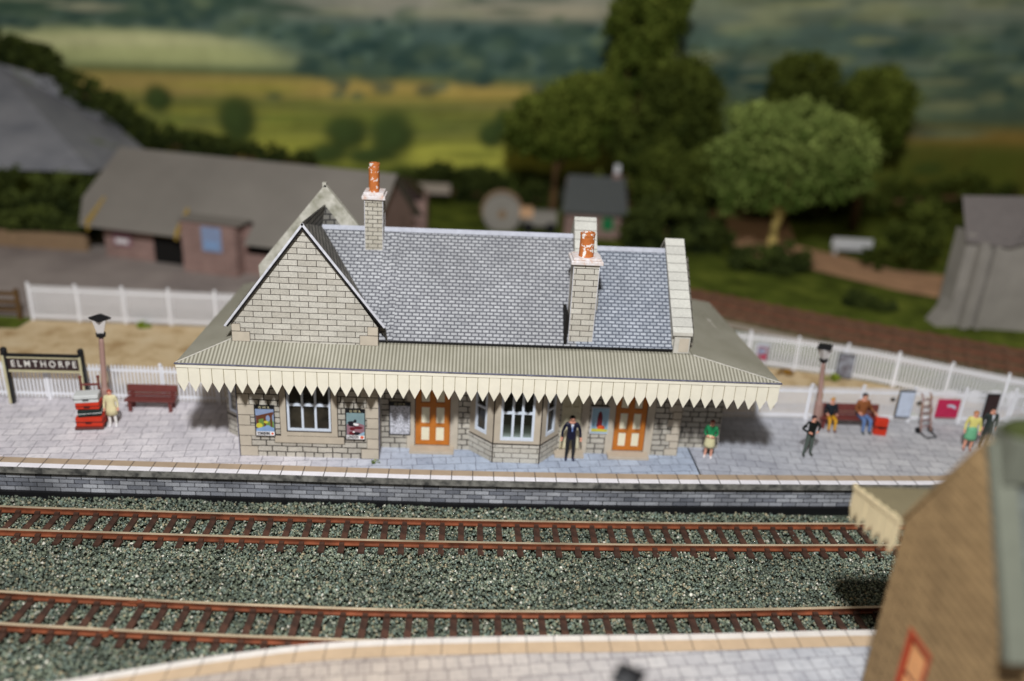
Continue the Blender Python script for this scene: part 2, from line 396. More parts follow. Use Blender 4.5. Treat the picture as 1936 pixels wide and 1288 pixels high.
# ------------------------------------------------------------------ tracks
def rail_mesh(f, x0, x1, zt=-.85):
    mb = MB(); n = int((x1-x0)/.5)
    for i in range(n):
        a = x0+(x1-x0)*i/n; b = x0+(x1-x0)*(i+1)/n; ya, yb = f(a), f(b)
        prof = [(.085, zt-.19), (.085, zt-.155), (.026, zt-.135), (.026, zt-.055), (.05, zt-.04), (.05, zt)]
        full = [(-d, z) for d, z in prof] + [(d, z) for d, z in reversed(prof)]
        for k in range(len(full)):
            (d0, z0), (d1, z1) = full[k], full[(k+1) % len(full)]
            m = 1 if (z0 == zt and z1 == zt) else 0
            mb.poly([(a, ya+d0, z0), (a, ya+d1, z1), (b, yb+d1, z1), (b, yb+d0, z0)], m)
        if i == 0: mb.poly([(a, ya+d, z) for d, z in full], 0)
    return mb
def sleeper_mesh():
    mb = MB(); mb.box(-.1, .1, -1.02, .72, -.09, -.015)
    for s in (-.61, .61):
        for e in (-1, 1): mb.obox((0, s+e*.105, .03), (.075, 0, 0), (0, .055, 0), (0, 0, .055))
    return mb
def track(fa, fb, x0, x1, label, gap=None):
    t = thing('railway_track', label, 'railway track', ((x0+x1)/2*0, 0, 0), group='railway tracks between the platforms')
    if gap:
        for f, g in ((fa, gap[0]), (fb, gap[1])):
            mb = rail_mesh(f, x0, g-.07); mb2 = rail_mesh(f, g+.07, x1); b = len(mb.v)
            mb.v += mb2.v; mb.f += [tuple(i+b for i in q) for q in mb2.f]; mb.uv += mb2.uv; mb.mi += mb2.mi
            mb.box(g-.3, g+.3, f(g)-.06, f(g)+.06, -.97, -.9, 0); mb.build('rail', ['rust', 'railtop'], t)
    else:
        for f in (fa, fb): rail_mesh(f, x0, x1).build('rail', ['rust', 'railtop'], t)
    s0 = None; x = x0+.2; k = 0
    while x < x1:
        ya, yb = fa(x), fb(x); sl = (fa(x+.5)-fa(x-.5))
        if s0 is None: s0 = sleeper_mesh().build('sleeper', 'sleeper', t); o = s0
        else: o = s0.copy(); COL.objects.link(o); o.parent = t
        o.location = (x, (ya+yb)/2, -1.018); o.rotation_euler = (random.uniform(-.01, .01), 0, math.atan(sl)+random.uniform(-.02, .02))
        x += .625; k += 1
    return t
fa = interp([(-23, -.6), (-16.6, -.92), (-12.6, -.98), (-8.5, -1.03), (-3, -1.06), (4.2, -.97), (12.3, -.68), (17, -.45)])
track(fa, lambda x: fa(x)-1.235, -22.5, 16, 'rusty railway track running alongside the far platform')
fc = interp([(-23, -4.3), (-14.5, -5.1), (-11, -5.31), (-7.4, -5.47), (-2.7, -5.56), (3.4, -5.42), (10.4, -5.05), (16, -4.7)])
track(fc, lambda x: fc(x)-1.245, -22, 15.5, 'rusty railway track with a rail joint, beside the near platform', gap=(-10.6, -10.9))

# ------------------------------------------------------------------ main station building
ST = thing('station_building', 'grey stone country station building with slate roof and cream valance canopy on the far platform', 'station building', (-1.6, 1.3, 0))
STL = Vector((1.6, -1.3, 0))
def sp(mb, name, mats, parent=None, **k):
    p = parent or ST
    loc = tuple(STL) if p is ST else (0, 0, 0)
    return mb.build(name, mats, p, loc=loc, **k)
def wall_grid(mb, P, U, W, z0, z1, holes, m=0, n_in=None, depth=.14):
    """vertical rectangle from P along unit U with rectangular holes (u0,u1,z0,z1), reveals go along n_in"""
    P, U = Vector(P), Vector(U)
    us = sorted({0, W, *[h[0] for h in holes], *[h[1] for h in holes]}); zs = sorted({z0, z1, *[h[2] for h in holes], *[h[3] for h in holes]})
    pt = lambda u, z, d=0: tuple(P+U*u+Vector((0, 0, z))+(Vector(n_in)*d if n_in else Vector()))
    for a, b in zip(us, us[1:]):
        for c, d in zip(zs, zs[1:]):
            um, zm = (a+b)/2, (c+d)/2
            if any(h[0] < um < h[1] and h[2] < zm < h[3] for h in holes): continue
            mb.poly([pt(a, c), pt(b, c), pt(b, d), pt(a, d)], m)
    if n_in:
        for h in holes:
            u0, u1, c, d = h
            for A, B in (((u0, c), (u0, d)), ((u1, d), (u1, c)), ((u0, d), (u1, d)), ((u1, c), (u0, c))):
                mb.poly([pt(*A), pt(*B), pt(*B, depth), pt(*A, depth)], 1)
def window(P, U, n_in, w, z0, z1, cols=3, transom=None, glass='glass', fr=.1, mid=.075, parent=None):
    """P: lower-left corner in plan, frame in front of pane"""
    P, U, N = Vector((P[0], P[1], 0)), Vector(U), Vector(n_in)
    win = MB()
    def bar(u0, u1, a, b, d0=0.0, d1=.06):
        c = P+U*(u0+u1)/2+N*(d0+d1)/2+Vector((0, 0, (a+b)/2)); win.obox(c, U*(u1-u0)/2, N*(d1-d0)/2, (0, 0, (b-a)/2))
    bar(0, w, z0-.02, z0+fr); bar(0, w, z1-fr, z1); bar(0, fr, z0+fr, z1-fr); bar(w-fr, w, z0+fr, z1-fr)
    for i in range(1, cols): u = fr+(w-2*fr)*i/cols; bar(u-mid/2, u+mid/2, z0+fr, z1-fr, .003, .055)
    if transom: bar(fr, w-fr, transom-.045, transom+.045, -.004, .05)
    f = sp(win, 'window', 'frame_blue', parent)
    g = MB(); q = lambda u, z: tuple(P+U*u+N*.07+Vector((0, 0, z))); g.poly([q(.02, z0+.02), q(w-.02, z0+.02), q(w-.02, z1-.02), q(.02, z1-.02)], 0, [(0, z0*.3), (1, z0*.3), (1, z1*.3+.3), (0, z1*.3+.3)] if glass == 'glass_bay' else None)
    g.build('pane', glass, f)
    return f
def zroof(x, y): return 4.55+.006*(x+4.4)+(y-1.6)*1.025
WX0, WX1, WY = -9.45, -4.65, 1.3; RY0 = 4.7
# wing
mb = MB()
wall_grid(mb, (WX0, WY, 0), (1, 0, 0), WX1-WX0, 0, 2.95, [(1.64, 3.18, 1.02, 2.8)], 2, (0, 1, 0), .12)
mb.poly([(WX0, WY, 2.95), (WX1, WY, 2.95), (WX1, WY, 4.95), (-6.98, WY, 8.33), (WX0, WY, 4.95)], 0)
mb.poly([(WX1, WY, 0), (WX1, 6.7, 0), (WX1, 6.7, 4.95), (WX1, WY, 4.95)], 2)
mb.poly([(WX0, 6.7, 0), (WX0, WY, 0), (WX0, WY, 4.95), (WX0, 6.7, 4.95)], 2)
mb.poly([(WX0, 6.7, 0), (WX0, 6.7, 4.95), (WX1, 6.7, 4.95), (WX1, 6.7, 0)], 0); mb.poly([(WX0, RY0, 4.9), (-6.86, RY0, 8.2), (WX1, RY0, 4.9)], 0); mb.poly([(WX0, RY0, 4.94), (WX1, RY0, 4.94), (WX1, 6.7, 4.94), (WX0, 6.7, 4.94)], 0)
sp(mb, 'wing_wall', ['ashlar', 'surround', 'rubble'])
# dressed quoins on the wing corners
mb = MB()
def quoins(mb, x, side, y, z0, z1, hs=.4, w1=.62, w2=.42, ny=-1):
    z = z0; k = 0
    while z < z1-.05:
        w = w1 if k % 2 == 0 else w2; zt = min(z+hs, z1)
        a, b = (x, x+w) if side > 0 else (x-w, x)
        mb.box(a-.0, b+.0, y-.012, y+.05, z, zt, 1)
        mb.box(a+.014, b-.014, y-.02, y+.05, z+.014, zt-.014, 0)
        z = zt; k += 1
for q_ in ((WX0, 1, WY, 0, 2.9), (WX1, -1, WY, 0, 2.9), (WX0, 1, WY, 4.32, 4.95, .36, .6, .3), (WX1, -1, WY, 4.32, 5.0, .36, .62, .36)):
    mb = MB(); quoins(mb, *q_); sp(mb, 'quoins', ['quoin', 'quoin_line'])
# dark seam of the folded card at the corner
mb = MB(); mb.box(WX1-.0, WX1+.022, WY-.03, WY+.05, 0, 4.3); sp(mb, 'corner_joint', 'gutter')
mb = MB(); mb.box(WX0-.025, WX0, WY-.03, WY+.04, 0, 3.0); sp(mb, 'corner_joint', 'gutter')
# window surround
mb = MB(); u0, u1 = WX0+1.64, WX0+3.18
for a, b, c, d in ((u0-.2, u0, .84, 2.9), (u1, u1+.2, .86, 2.9), (u0, u1, .86, 1.0), (u0-.42, u1+.42, .58, .835)):
    mb.box(a-.022, b+.022, WY-.03, WY+.02, c-.022, d+.022, 1); mb.box(a, b, WY-.05, WY+.02, c, d, 0)
sp(mb, 'window_surround', ['surround', 'quoin_line'])
window((u0, WY+.02), (1,0,0), (0,1,0), u1-u0, 1.0, 2.85, 3, 2.02)
# wing roof
mb = MB()
AP = (-6.98, 8.45); LE = (-9.64, 4.92); RE = (-4.40, 5.06)
RY = 4.62
FA = (AP[0], 1.17, AP[1]); PK = (-6.86, RY, 8.22); V0 = (-6.95, 4.5, zroof(-6.9, 4.5)-.02); V1 = (RE[0]+.04, 1.5, zroof(RE[0], 1.5)); ER = (RE[0], 1.17, RE[1])
mb.poly([(LE[0], 1.17, LE[1]), FA, PK, (LE[0]-.05, RY, LE[1])], 0)
mb.poly([FA, ER, V1, V0], 0); mb.poly([FA, V0, PK], 0); mb.poly([PK, V0, (-6.0, RY-.02, 7.3), (-6.0, RY, 7.1)], 0)
mb.poly([(LE[0], 1.17, LE[1]-.07), (LE[0]-.05, RY, LE[1]-.07), (LE[0]-.05, RY, LE[1]), (LE[0], 1.17, LE[1])], 1)
mb.poly([ER, (RE[0], 1.17, 4.6), (RE[0]+.04, 1.5, 4.36), V1], 0)
sp(mb, 'wing_roof', ['slate_side', 'edge_white'])
mb = MB(); q = [V1, (-4.7, 1.5, zroof(-4.7, 1.5)+.003), (-4.7, 4.5, zroof(-4.7, 4.5)+.003), V0]
mb.poly([V1, (-4.2, 1.5, zroof(-4.2, 1.5)+.003), (-4.2, 4.5, zroof(-4.2, 4.5)+.003), V0], 0)
mb.poly([(-4.2, 4.5, zroof(-4.2, 4.5)), (-4.2, 7.4, 4.5), (-6.95, 7.4, 4.5), V0], 0); sp(mb, 'roof_valley', ['slate'])
mb = MB(); mb.poly([(-6.95, 4.5, V0[2]+.065), (-4.7, 4.5, zroof(-4.7, 4.5)+.05), (-4.7, 4.36, zroof(-4.7, 4.5)-.08), (-6.95, 4.36, V0[2]-.07)], 0); sp(mb, 'ridge_tiles', 'ridge')
mb = MB(); a_, b_ = Vector(FA), Vector(PK); mb.obox((a_+b_)/2+Vector((0, 0, .0)), (b_-a_)/2, (.02, 0, 0), (0, 0, .015)); sp(mb, 'ridge_tiles', 'slate_side')
mb = MB()
def band(y0, y1):
    o = [(-9.3, 5.9), (-6.84, 8.94), (-5.6, 7.4)]; i_ = [(-9.25, 5.1), (-6.86, 8.12), (-5.8, 6.9)]
    P = [(x, y0, z) for x, z in o]+[(x, y0, z) for x, z in reversed(i_)]
    mb.prism(P, (0, y1-y0, 0), 0)
band(RY+.02, RY+.26); mb.box(-6.93, -6.8, RY+.02, RY+.2, 8.85, 9.0)
sp(mb, 'rear_gable_coping', 'mossy')
# pale barge edge with dark line under it
mb = MB()
for (ex, ez) in (LE, RE):
    d = Vector((ex-AP[0], 0, ez-AP[1])); L = d.length; d.normalize(); nrm = Vector((-d.z, 0, d.x)); nrm = nrm if nrm.z < 0 else -nrm
    c = Vector((AP[0], 1.155, AP[1]))+d*L/2
    mb.obox(c+nrm*.03, d*L/2, (0, .022, 0), nrm*.035, 0)
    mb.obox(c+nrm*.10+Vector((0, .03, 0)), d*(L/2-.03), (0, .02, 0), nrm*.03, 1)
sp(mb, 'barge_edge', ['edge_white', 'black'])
# main block walls
MX1, MY = 6.15, 2.15
mb = MB(); L = MX1-WX1
D1 = (-3.45+4.65, -2.2+4.65); D3 = (1.78+4.65, 2.5+4.65); D2 = (3.72+4.65, 4.88+4.65)
wall_grid(mb, (WX1, MY, 0), (1,0,0), L, 0, 4.5, [(D1[0], D1[1], 0, 2.6), (D2[0], D2[1], 0, 2.6), (D3[0], D3[1], 0, 2.6)], 0, (0,1,0), .16)
mb.poly([(MX1, MY, 0), (MX1, 6.7, 0), (MX1, 6.7, 4.6), (MX1, 4.3, 7.0), (MX1, MY, 4.9)], 0)
mb.poly([(MX1, 6.7, 0), (WX1, 6.7, 0), (WX1, 6.7, 4.6), (MX1, 6.7, 4.6)], 0)
sp(mb, 'main_wall', ['rubble', 'surround'])
mb = MB(); quoins(mb, MX1, -1, MY, 0, 3.6, .3, .5, .34); sp(mb, 'quoins', ['quoin', 'quoin_line'])
for xx in (-3.45-.3, -2.2, 3.72-.28, 4.88, 2.5):
    mb = MB(); mb.box(xx-.01, xx+.29, MY-.012, MY+.03, 0, 2.75, 1); mb.box(xx, xx+.28, MY-.02, MY+.03, 0, 2.74, 0); sp(mb, 'door_jamb', ['quoin', 'quoin_line'])
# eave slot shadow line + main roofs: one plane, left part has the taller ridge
def roof(x0, x1, yr, mat, name):
    mb = MB(); zr0, zr1 = zroof(x0, yr), zroof(x1, yr)
    A = [(x0, 1.5, zroof(x0, 1.5)), (x1, 1.5, zroof(x1, 1.5)), (x1, yr, zr1), (x0, yr, zr0)]
    yb = yr+(yr-1.5); B = [(x0, yr, zr0), (x1, yr, zr1), (x1, yb, A[1][2]), (x0, yb, A[0][2])]
    for q in (A, B):
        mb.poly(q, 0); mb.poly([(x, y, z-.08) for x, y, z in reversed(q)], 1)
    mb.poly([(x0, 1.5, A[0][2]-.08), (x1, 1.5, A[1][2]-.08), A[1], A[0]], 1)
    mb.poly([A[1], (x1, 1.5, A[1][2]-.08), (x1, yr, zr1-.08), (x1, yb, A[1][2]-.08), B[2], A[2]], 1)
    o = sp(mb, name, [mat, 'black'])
    r = MB()
    for s in (-1, 1):
        r.poly([(x0, yr, zr0+.045), (x1, yr, zr1+.045), (x1, yr+s*.14, zr1-.09), (x0, yr+s*.14, zr0-.09)] if s < 0 else [(x0, yr, zr0+.045), (x0, yr+s*.14, zr0-.09), (x1, yr+s*.14, zr1-.09), (x1, yr, zr1+.045)], 0)
    sp(r, 'ridge_tiles', 'ridge'); return o
roof(-4.75, 2.0, 4.5, 'slate', 'main_roof')
roof(2.0, 5.3, 4.18, 'slate_blue', 'lower_roof')
mb = MB(); mb.box(-4.5, 5.3, 1.62, 1.70, 4.28, 4.42); sp(mb, 'eaves_shade_strip', 'black')  # added black strip that stands in for the shade under the eave
# right gable parapet with kneeler
def yparapet(x0, x1, pts, h, drop, name, mat='coping'):
    mb = MB()
    for (ya, za), (yb, zb) in zip(pts, pts[1:]):
        mb.poly([(x0, ya, za+h), (x1, ya, za+h), (x1, yb, zb+h), (x0, yb, zb+h)], 0)
        for x in (x0, x1): mb.poly([(x, ya, za-drop), (x, yb, zb-drop), (x, yb, zb+h), (x, ya, za+h)], 1)
    for y, z in (pts[0], pts[-1]): mb.poly([(x0, y, z-drop), (x1, y, z-drop), (x1, y, z+h), (x0, y, z+h)], 1)
    return sp(mb, name, [mat, 'coping_side'])
yparapet(5.22, 5.9, [(1.38, 4.90), (4.22, 7.40), (7.0, 4.9)], .26, -.14, 'gable_coping')
mb = MB(); mb.prism([(5.28, 1.6, 4.4), (5.28, 4.22, 4.4), (5.28, 4.22, 7.52), (5.28, 1.6, 5.2)], (.56, 0, 0)); mb.prism([(5.28, 6.9, 4.4), (5.28, 4.22, 4.4), (5.28, 4.22, 7.52), (5.28, 6.8, 5.2)], (.56, 0, 0)); sp(mb, 'gable_wall', 'coping_side')
mb = MB(); mb.box(5.32, 5.86, 1.45, 2.3, 4.38, 5.02, 0); mb.box(5.34+.15, 5.86-.04, 1.435, 2.2, 4.44, 4.92, 1); sp(mb, 'kneeler', ['coping_side', 'quoin'])
yparapet(1.95, 2.74, [(2.45, 5.70), (4.5, 8.05), (5.3, 7.2)], .18, .9, 'party_wall_coping')
# chimneys
def chimney(x0, x1, y0, y1, z0, z1, pots, taper=0., over=.1, zc=.24, mat='ashlar'):
    mb = MB(); a = [(x0, y0), (x1, y0), (x1, y1), (x0, y1)]; cx, cy = (x0+x1)/2, (y0+y1)/2
    b = [(cx+(x-cx)*(1+taper), cy+(y-cy)*(1+taper)) for x, y in a]
    for i in range(4):
        j = (i+1) % 4; mb.poly([(*a[i], z0), (*a[j], z0), (*b[j], z1), (*b[i], z1)], 0)
    mb.poly([(*p, z1) for p in b], 0)
    for p, q in zip(a, b): mb.tube((*p, z0), (*q, z1), .012, seg=4, m=1)
    ch = sp(mb, 'chimney', [mat, 'edge_white'])
    c = MB(); c.box(x0-over, x1+over, y0-over, y1+over, z1, z1+.13, 0); c.box(x0-over*.4, x1+over*.4, y0-over*.4, y1+over*.4, z1+.13, z1+zc, 0)
    c.build('chimney_cap', 'cap', ch, bevel=.02)
    for px, py, r, h in pots:
        p = MB(); z = z1+zc-.01
        p.lathe([(r*1.0, z), (r*1.0, z+.06), (r*.97, z+.1), (r*.96, z+h*.86), (r*1.0, z+h*.9), (r*1.02, z+h*.96), (r*1.0, z+h), (r*.8, z+h), (r*.78, z+h-.1)], (px, py, 0), 18, 0, cap=False)
        p.poly([(px+r*.79*math.cos(t), py+r*.79*math.sin(t), z+h-.1) for t in [2*math.pi*i/18 for i in range(18)]], 1)
        p.build('chimney_pot', ['pot', 'dark'], ch, smooth=False)
chimney(-5.38, -4.76, 3.88, 4.6, 6.7, 8.66, [(-5.08, 4.08, .18, .84), (-5.10, 4.46, .18, .92)], over=.09, mat='ashlar_small')
chimney(1.72, 2.54, 1.62, 2.4, 4.3, 7.34, [(2.12, 1.95, .25, .80)], taper=.04, over=.12, zc=.2)
mb = MB(); mb.box(1.56, 1.66, 1.5, 2.6, 4.55, 5.6); sp(mb, 'roof_gap', 'dark')
# canopy: hipped skirt of corrugated sheet round the building
CX0, CX1, CY0, CY1, CZ = -11.05, 8.82, .42, 8.9, 3.86
IX0, IX1, IY0, IZ = WX0-.05, 6.0, 1.36, 4.36
mb = MB()
mb.poly([(CX0, CY0, CZ), (CX1, CY0, CZ), (IX1, IY0, IZ), (IX0, IY0, IZ)], 0)
mb.poly([(IX0+1.0, IY0, IZ), (IX1, IY0, IZ), (IX1, 2.2, IZ+.0), (IX0+4.8, 2.2, IZ+.0)], 0)
mb.poly([(CX0, CY1, CZ-.16), (CX0, CY0, CZ), (IX0, IY0, IZ), (IX0, CY1-.5, IZ-.1)], 0)
mb.poly([(CX1, CY0, CZ), (CX1-.25, CY1, CZ-.16), (IX1, CY1-.5, IZ-.1), (IX1, IY0, IZ)], 0)
mb.poly([(CX1-.25, CY1, CZ-.16), (CX0, CY1, CZ-.16), (IX0, CY1-.5, IZ-.1), (IX1, CY1-.5, IZ-.1)], 0)
mb.poly([(IX0, 6.7, IZ-.05), (IX0, CY1-.5, IZ-.1), (IX1, CY1-.5, IZ-.1), (IX1, 6.7, IZ-.05)], 0)
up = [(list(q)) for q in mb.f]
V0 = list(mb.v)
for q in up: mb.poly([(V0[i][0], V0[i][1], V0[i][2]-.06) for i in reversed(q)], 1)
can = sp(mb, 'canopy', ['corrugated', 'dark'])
for p_, q_ in (((CX0, CY0, CZ+.012), (IX0, IY0, IZ+.012)), ((CX1, CY0, CZ+.012), (IX1, IY0, IZ+.012))):
    h = MB(); h.tube(p_, q_, .02, m=0); h.build('hip_trim', 'coping_side', can)
h = MB(); h.box(CX0-.04, CX1+.04, CY0-.05, CY0+.02, CZ-.035, CZ+.0, 0); h.build('canopy_gutter', 'gutter', can)
def valance(p, q, ztop, ztop2, n, straight, drop, nrm, boardm='cream', parent=None):
    p, q, nrm = Vector(p), Vector(q), Vector(nrm); d = (q-p)/n; mb = MB()
    for i in range(n):
        a = p+d*(i+.0); b = p+d*(i+1.); zt = ztop+(ztop2-ztop)*(i+.5)/n
        e = d*.028; jz = random.uniform(-.012, .012)
        A, B = a+e, b-e; mid = (a+b)/2
        off = nrm*random.uniform(-.008, .008)
        pts = [A, A, mid, B, B]; zs = [zt, zt-straight+jz, zt-drop+jz, zt-straight+jz, zt]
        P = [tuple(x+off+Vector((0, 0, z))) for x, z in zip(pts, zs)]
        mb.prism(P, nrm*-.025, 0)
        # groove backing
        g0, g1 = b-e*1.3, b+e*1.3
        if i < n-1: mb.obox(b-nrm*.03+Vector((0, 0, zt-straight/2-.02)), d.normalized()*.03, nrm*.012, (0, 0, straight/2-.03), 1)
    c = (p+q)/2; mb.obox(c+Vector((0, 0, (ztop+ztop2)/2-.05))+nrm*.006, (q-p)/2+Vector((0,0,(ztop2-ztop)/2)), nrm*.02, (0, 0, .055), 0)
    return mb.build('valance', [boardm, 'cream_line'], parent)
valance((CX0, CY0, 0), (CX1, CY0, 0), CZ-.05, CZ-.05, 53, .62, .98, (0, -1, 0), parent=can)
valance((CX0, CY1, 0), (CX0, CY0+.03, 0), CZ-.2, CZ-.05, 22, .62, .98, (-1, 0, 0), parent=can)
valance((CX1, CY0+.03, 0), (CX1-.25, CY1, 0), CZ-.05, CZ-.2, 22, .62, .98, (1, 0, 0), parent=can)
valance((CX1-.25, CY1, 0), (CX0, CY1, 0), CZ-.2, CZ-.2, 53, .62, .98, (0, 1, 0), parent=can)
# doors
def door(x0, x1, y, z1=2.6, mat='orange', panel='door_panel', step=True):
    w = x1-x0; mb = MB(); mb.box(x0+.01, x1-.01, y, y+.06, .16, z1-.02, 0)
    d = sp(mb, 'door', mat)
    st = w*.16; pw = (w-3*st)/2
    rl = [(.32, .86), (1.02, 1.66), (1.86, 2.4)]
    f = MB()
    for zz in ((.16, .3), (.88, 1.0), (1.68, 1.84), (2.42, z1-.02)): f.box(x0+.01, x1-.01, y-.03, y+.002, zz[0], zz[1])
    for uu in ((0, st), (st+pw, 2*st+pw), (w-st, w)): f.box(x0+uu[0]+.01, x0+uu[1]-.01, y-.032, y+.002, .16, z1-.02)
    f.build('rails', mat, d)
    if panel:
        for a, b in rl:
            for k in range(2):
                u = x0+st+k*(pw+st); p = MB(); p.box(u+.02, u+pw-.02, y-.012, y+.003, a+.01, b-.01); p.build('door_panel', panel, d)
    if step:
        s = MB(); s.box(x0-.18, x1+.16, MY-.42, MY+.1, 0, .12, 0); sp(s, 'doorstep', ['doorstep'], bevel=.01)
    return d
door(-3.45, -2.2, MY+.05); door(3.72, 4.88, MY+.05); door(1.78, 2.5, MY+.05, mat='cream_door', panel=None)
# bay window
mb = MB(); BP = [(-1.5, MY), (-.67, 1.31), (.99, 1.29), (1.72, MY)]
BW = []
for (a, b), hole in zip(zip(BP, BP[1:]), [(.28, .86, 1.0, 2.85), (.24, 1.42, .92, 2.85), (.28, .82, 1.0, 2.85)]):
    U = Vector((b[0]-a[0], b[1]-a[1], 0)); W = U.length; U.normalize(); N = Vector((-U.y, U.x, 0))
    hole = (hole[0], min(hole[1], W-.2), hole[2], hole[3]); BW.append((a, U, N, hole))
    wall_grid(mb, (a[0], a[1], 0), tuple(U), W, 0, 4.2, [hole], 0, tuple(N), .1)
    wz = .76
    mb.obox(Vector((a[0], a[1], wz-.01))+U*W/2-N*.012, U*(W/2), N*.012, (0, 0, .012), 2)
bay = sp(mb, 'bay_wall', ['ashlar', 'surround', 'quoin_line'])
mb = MB()
for (a, U, N, h) in BW:
    for lo, hi, c, d in ((0.02, h[0], .78, 2.9), (h[1], (h[1]+.35), .78, 2.9), (h[0], h[1], .78, h[2])):
        W = {0: 1.18, 1: 1.66, 2: 1.13}[BW.index((a, U, N, h))]
        hi = min(hi, W-.02)
        mb.obox(Vector((a[0], a[1], (c+d)/2))+U*(lo+hi)/2-N*.008, U*(hi-lo)/2, N*.008, (0, 0, (d-c)/2), 0)
for p in BP[1:3]: mb.tube((p[0], p[1]-.01, 0), (p[0], p[1]-.01, 3.9), .022, seg=6, m=1)
sp(mb, 'bay_surround', ['surround', 'quoin_line'])
for k, (a, U, N, h) in enumerate(BW):
    window((a[0]+U.x*h[0]-N.x*.02, a[1]+U.y*h[0]-N.y*.02), tuple(U), tuple(N), h[1]-h[0], h[2], h[3], 3 if k == 1 else 1, 1.98, 'glass_bay' if k == 1 else 'glass', fr=.09, mid=.09)
# side bay on the left end, side wall on the right end
mb = MB(); SB = [(WX0, 2.3), (-10.3, 2.95), (-10.3, 4.6), (WX0, 5.3)]
for a, b in zip(SB, SB[1:]):
    mb.poly([(*b, 0), (*a, 0), (*a, 4.0), (*b, 4.0)], 0)
for a, b in zip(SB, SB[1:]):
    U = Vector((b[0]-a[0], b[1]-a[1], 0)); W = U.length; U.normalize(); N = Vector((U.y, -U.x, 0))
    mb.obox(Vector((a[0], a[1], .8))+U*W/2-N*.012*(-1 if N.x > 0 else 1)*0, U*(W/2), N*.02, (0, 0, .02), 1)
sp(mb, 'side_bay_wall', ['ashlar', 'quoin_line'])
a, b = Vector((-9.62, 2.43, 0)), Vector((-10.2, 2.87, 0)); U = (a-b).normalized(); N = Vector((-U.y, U.x, 0))
window((b.x-N.x*.05+U.x*.08, b.y-N.y*.05+U.y*.08), tuple(U), tuple(N), .58, 1.0, 2.8, 1, 2.0)
mb = MB(); mb.box(6.16, 7.85, 2.8, 6.2, 0, 3.95, 0); sp(mb, 'side_wall', 'rubble')

# ------------------------------------------------------------------ posters and notices fixed to the station
def board(name, label, cat, x0, x1, y, z0, z1, back='black', head=.14, hdr=None, t=.05, fill='white', group=None, border=.04):
    o = thing(name, label, cat, ((x0+x1)/2, y, z0), group=group); w = (x1-x0)/2; h = z1-z0
    mb = MB(); mb.box(-w, w, -t, 0, 0, h); mb.build('backing_board', back, o)
    s = MB(); s.box(-w+border, w-border*.5, -t-.008, -t+.002, border, h-head); s.build('sheet', fill, o)
    if hdr: text('lettering', hdr, .13, (0, -t-.012, h-head/2-.005), (R(90), 0, 0), 'sign_trim', o, ext=.003)
    return o
for k, v in {'p_sky': (140,156,188), 'p_brown': (104,62,44), 'p_green': (110,140,70), 'p_yellow': (206,196,70), 'p_water': (136,166,206), 'p_white': (240,236,236), 'p_red': (224,92,48),
             'p_teal': (128,152,156), 'p_darkred': (104,30,40), 'p_mauve': (150,110,120), 'p_black': (30,26,34), 'p_paleblue': (150,184,206), 'p_crimson': (190,44,84), 'p_paper': (196,206,224), 'p_orange': (226,110,50)}.items():
    M[k] = plain(k+'_ink', srgb(*v), .45, .12, 5)
def flat(o, name, mat, shapes, y):
    mb = MB()
    for i, s in enumerate(shapes):
        yy = y-.0016*i; mb.prism([(a, yy, b) for a, b in s[1]], (0, .0012, 0), s[0])
    return mb.build(name, mat, o)
def ell(cx, cy, rx, ry, n=16, a0=0, a1=2*math.pi): return [(cx+rx*math.cos(a0+(a1-a0)*i/n), cy+ry*math.sin(a0+(a1-a0)*i/n)) for i in range(n if a1-a0 > 6.2 else n+1)]
yo = board('travel_poster', 'railway poster reading YORKSHIRE, arched bridge picture, left of the wide window', 'poster', -8.87, -8.19, WY-.05, .84, 2.02, hdr='G W R', fill='p_sky', group='framed posters on the station front')
flat(yo, 'printed_picture', ['p_brown', 'p_green', 'p_yellow', 'p_water', 'p_white', 'p_red', 'p_sky'], [
    (1, [(-.29, .22), (.31, .22), (.31, .8), (-.29, .8)]),
    (0, [(-.29, .62), (.31, .8), (.31, .95), (-.29, .78)]), (0, [(-.29, .3), (-.2, .3), (-.2, .8), (-.29, .8)]),
    (0, [(-.02, .32), (.04, .32), (.06, .84), (-.04, .84)]), (0, [(.2, .3), (.25, .3), (.26, .9), (.18, .88)]),
    (6, ell(.12, .7, .07, .12)), (6, ell(.29, .72, .025, .14)),
    (2, ell(-.18, .42, .11, .1)), (2, ell(.05, .56, .08, .05)), (3, [(-.29, .18), (.31, .18), (.31, .34), (.1, .42), (-.29, .3)]),
    (3, ell(.1, .36, .1, .08)), (4, [(-.3, .04), (.32, .04), (.32, .2), (-.3, .2)]), (5, ell(.25, .12, .04, .045))], -.062)
text('lettering', 'YORKSHIRE', .14, (-.05, -.084, .12), (R(90), 0, 0), 'p_black', yo, width=.44, ext=.003, bold=.006)
lo = board('travel_poster', 'railway poster reading LONDON with horse guard picture, right of the wide window', 'poster', -5.79, -5.11, WY-.05, .80, 1.98, hdr='G W R', fill='p_teal', group='framed posters on the station front')
flat(lo, 'printed_picture', ['p_mauve', 'p_black', 'p_darkred', 'p_white', 'p_paleblue', 'p_red', 'p_teal'], [
    (0, [(-.29, .2), (.31, .2), (.31, .58), (.1, .66), (-.29, .6)]), (1, ell(-.12, .66, .14, .07)), (1, ell(.0, .74, .05, .06)), (1, ell(-.05, .58, .2, .05)),
    (3, ell(.04, .6, .09, .045)), (3, ell(-.02, .63, .05, .03)), (2, ell(.1, .48, .16, .05)), (2, [(-.22, .2), (.02, .2), (-.02, .34), (-.2, .32)]), (1, ell(.06, .26, .11, .06)),
    (4, [(.1, .2), (.31, .2), (.31, .34)]), (2, ell(-.1, .44, .09, .06)), (3, ell(-.05, .32, .04, .03)),
    (3, [(-.3, .04), (.32, .04), (.32, .19), (-.3, .19)]), (5, ell(.23, .115, .06, .055))], -.062)
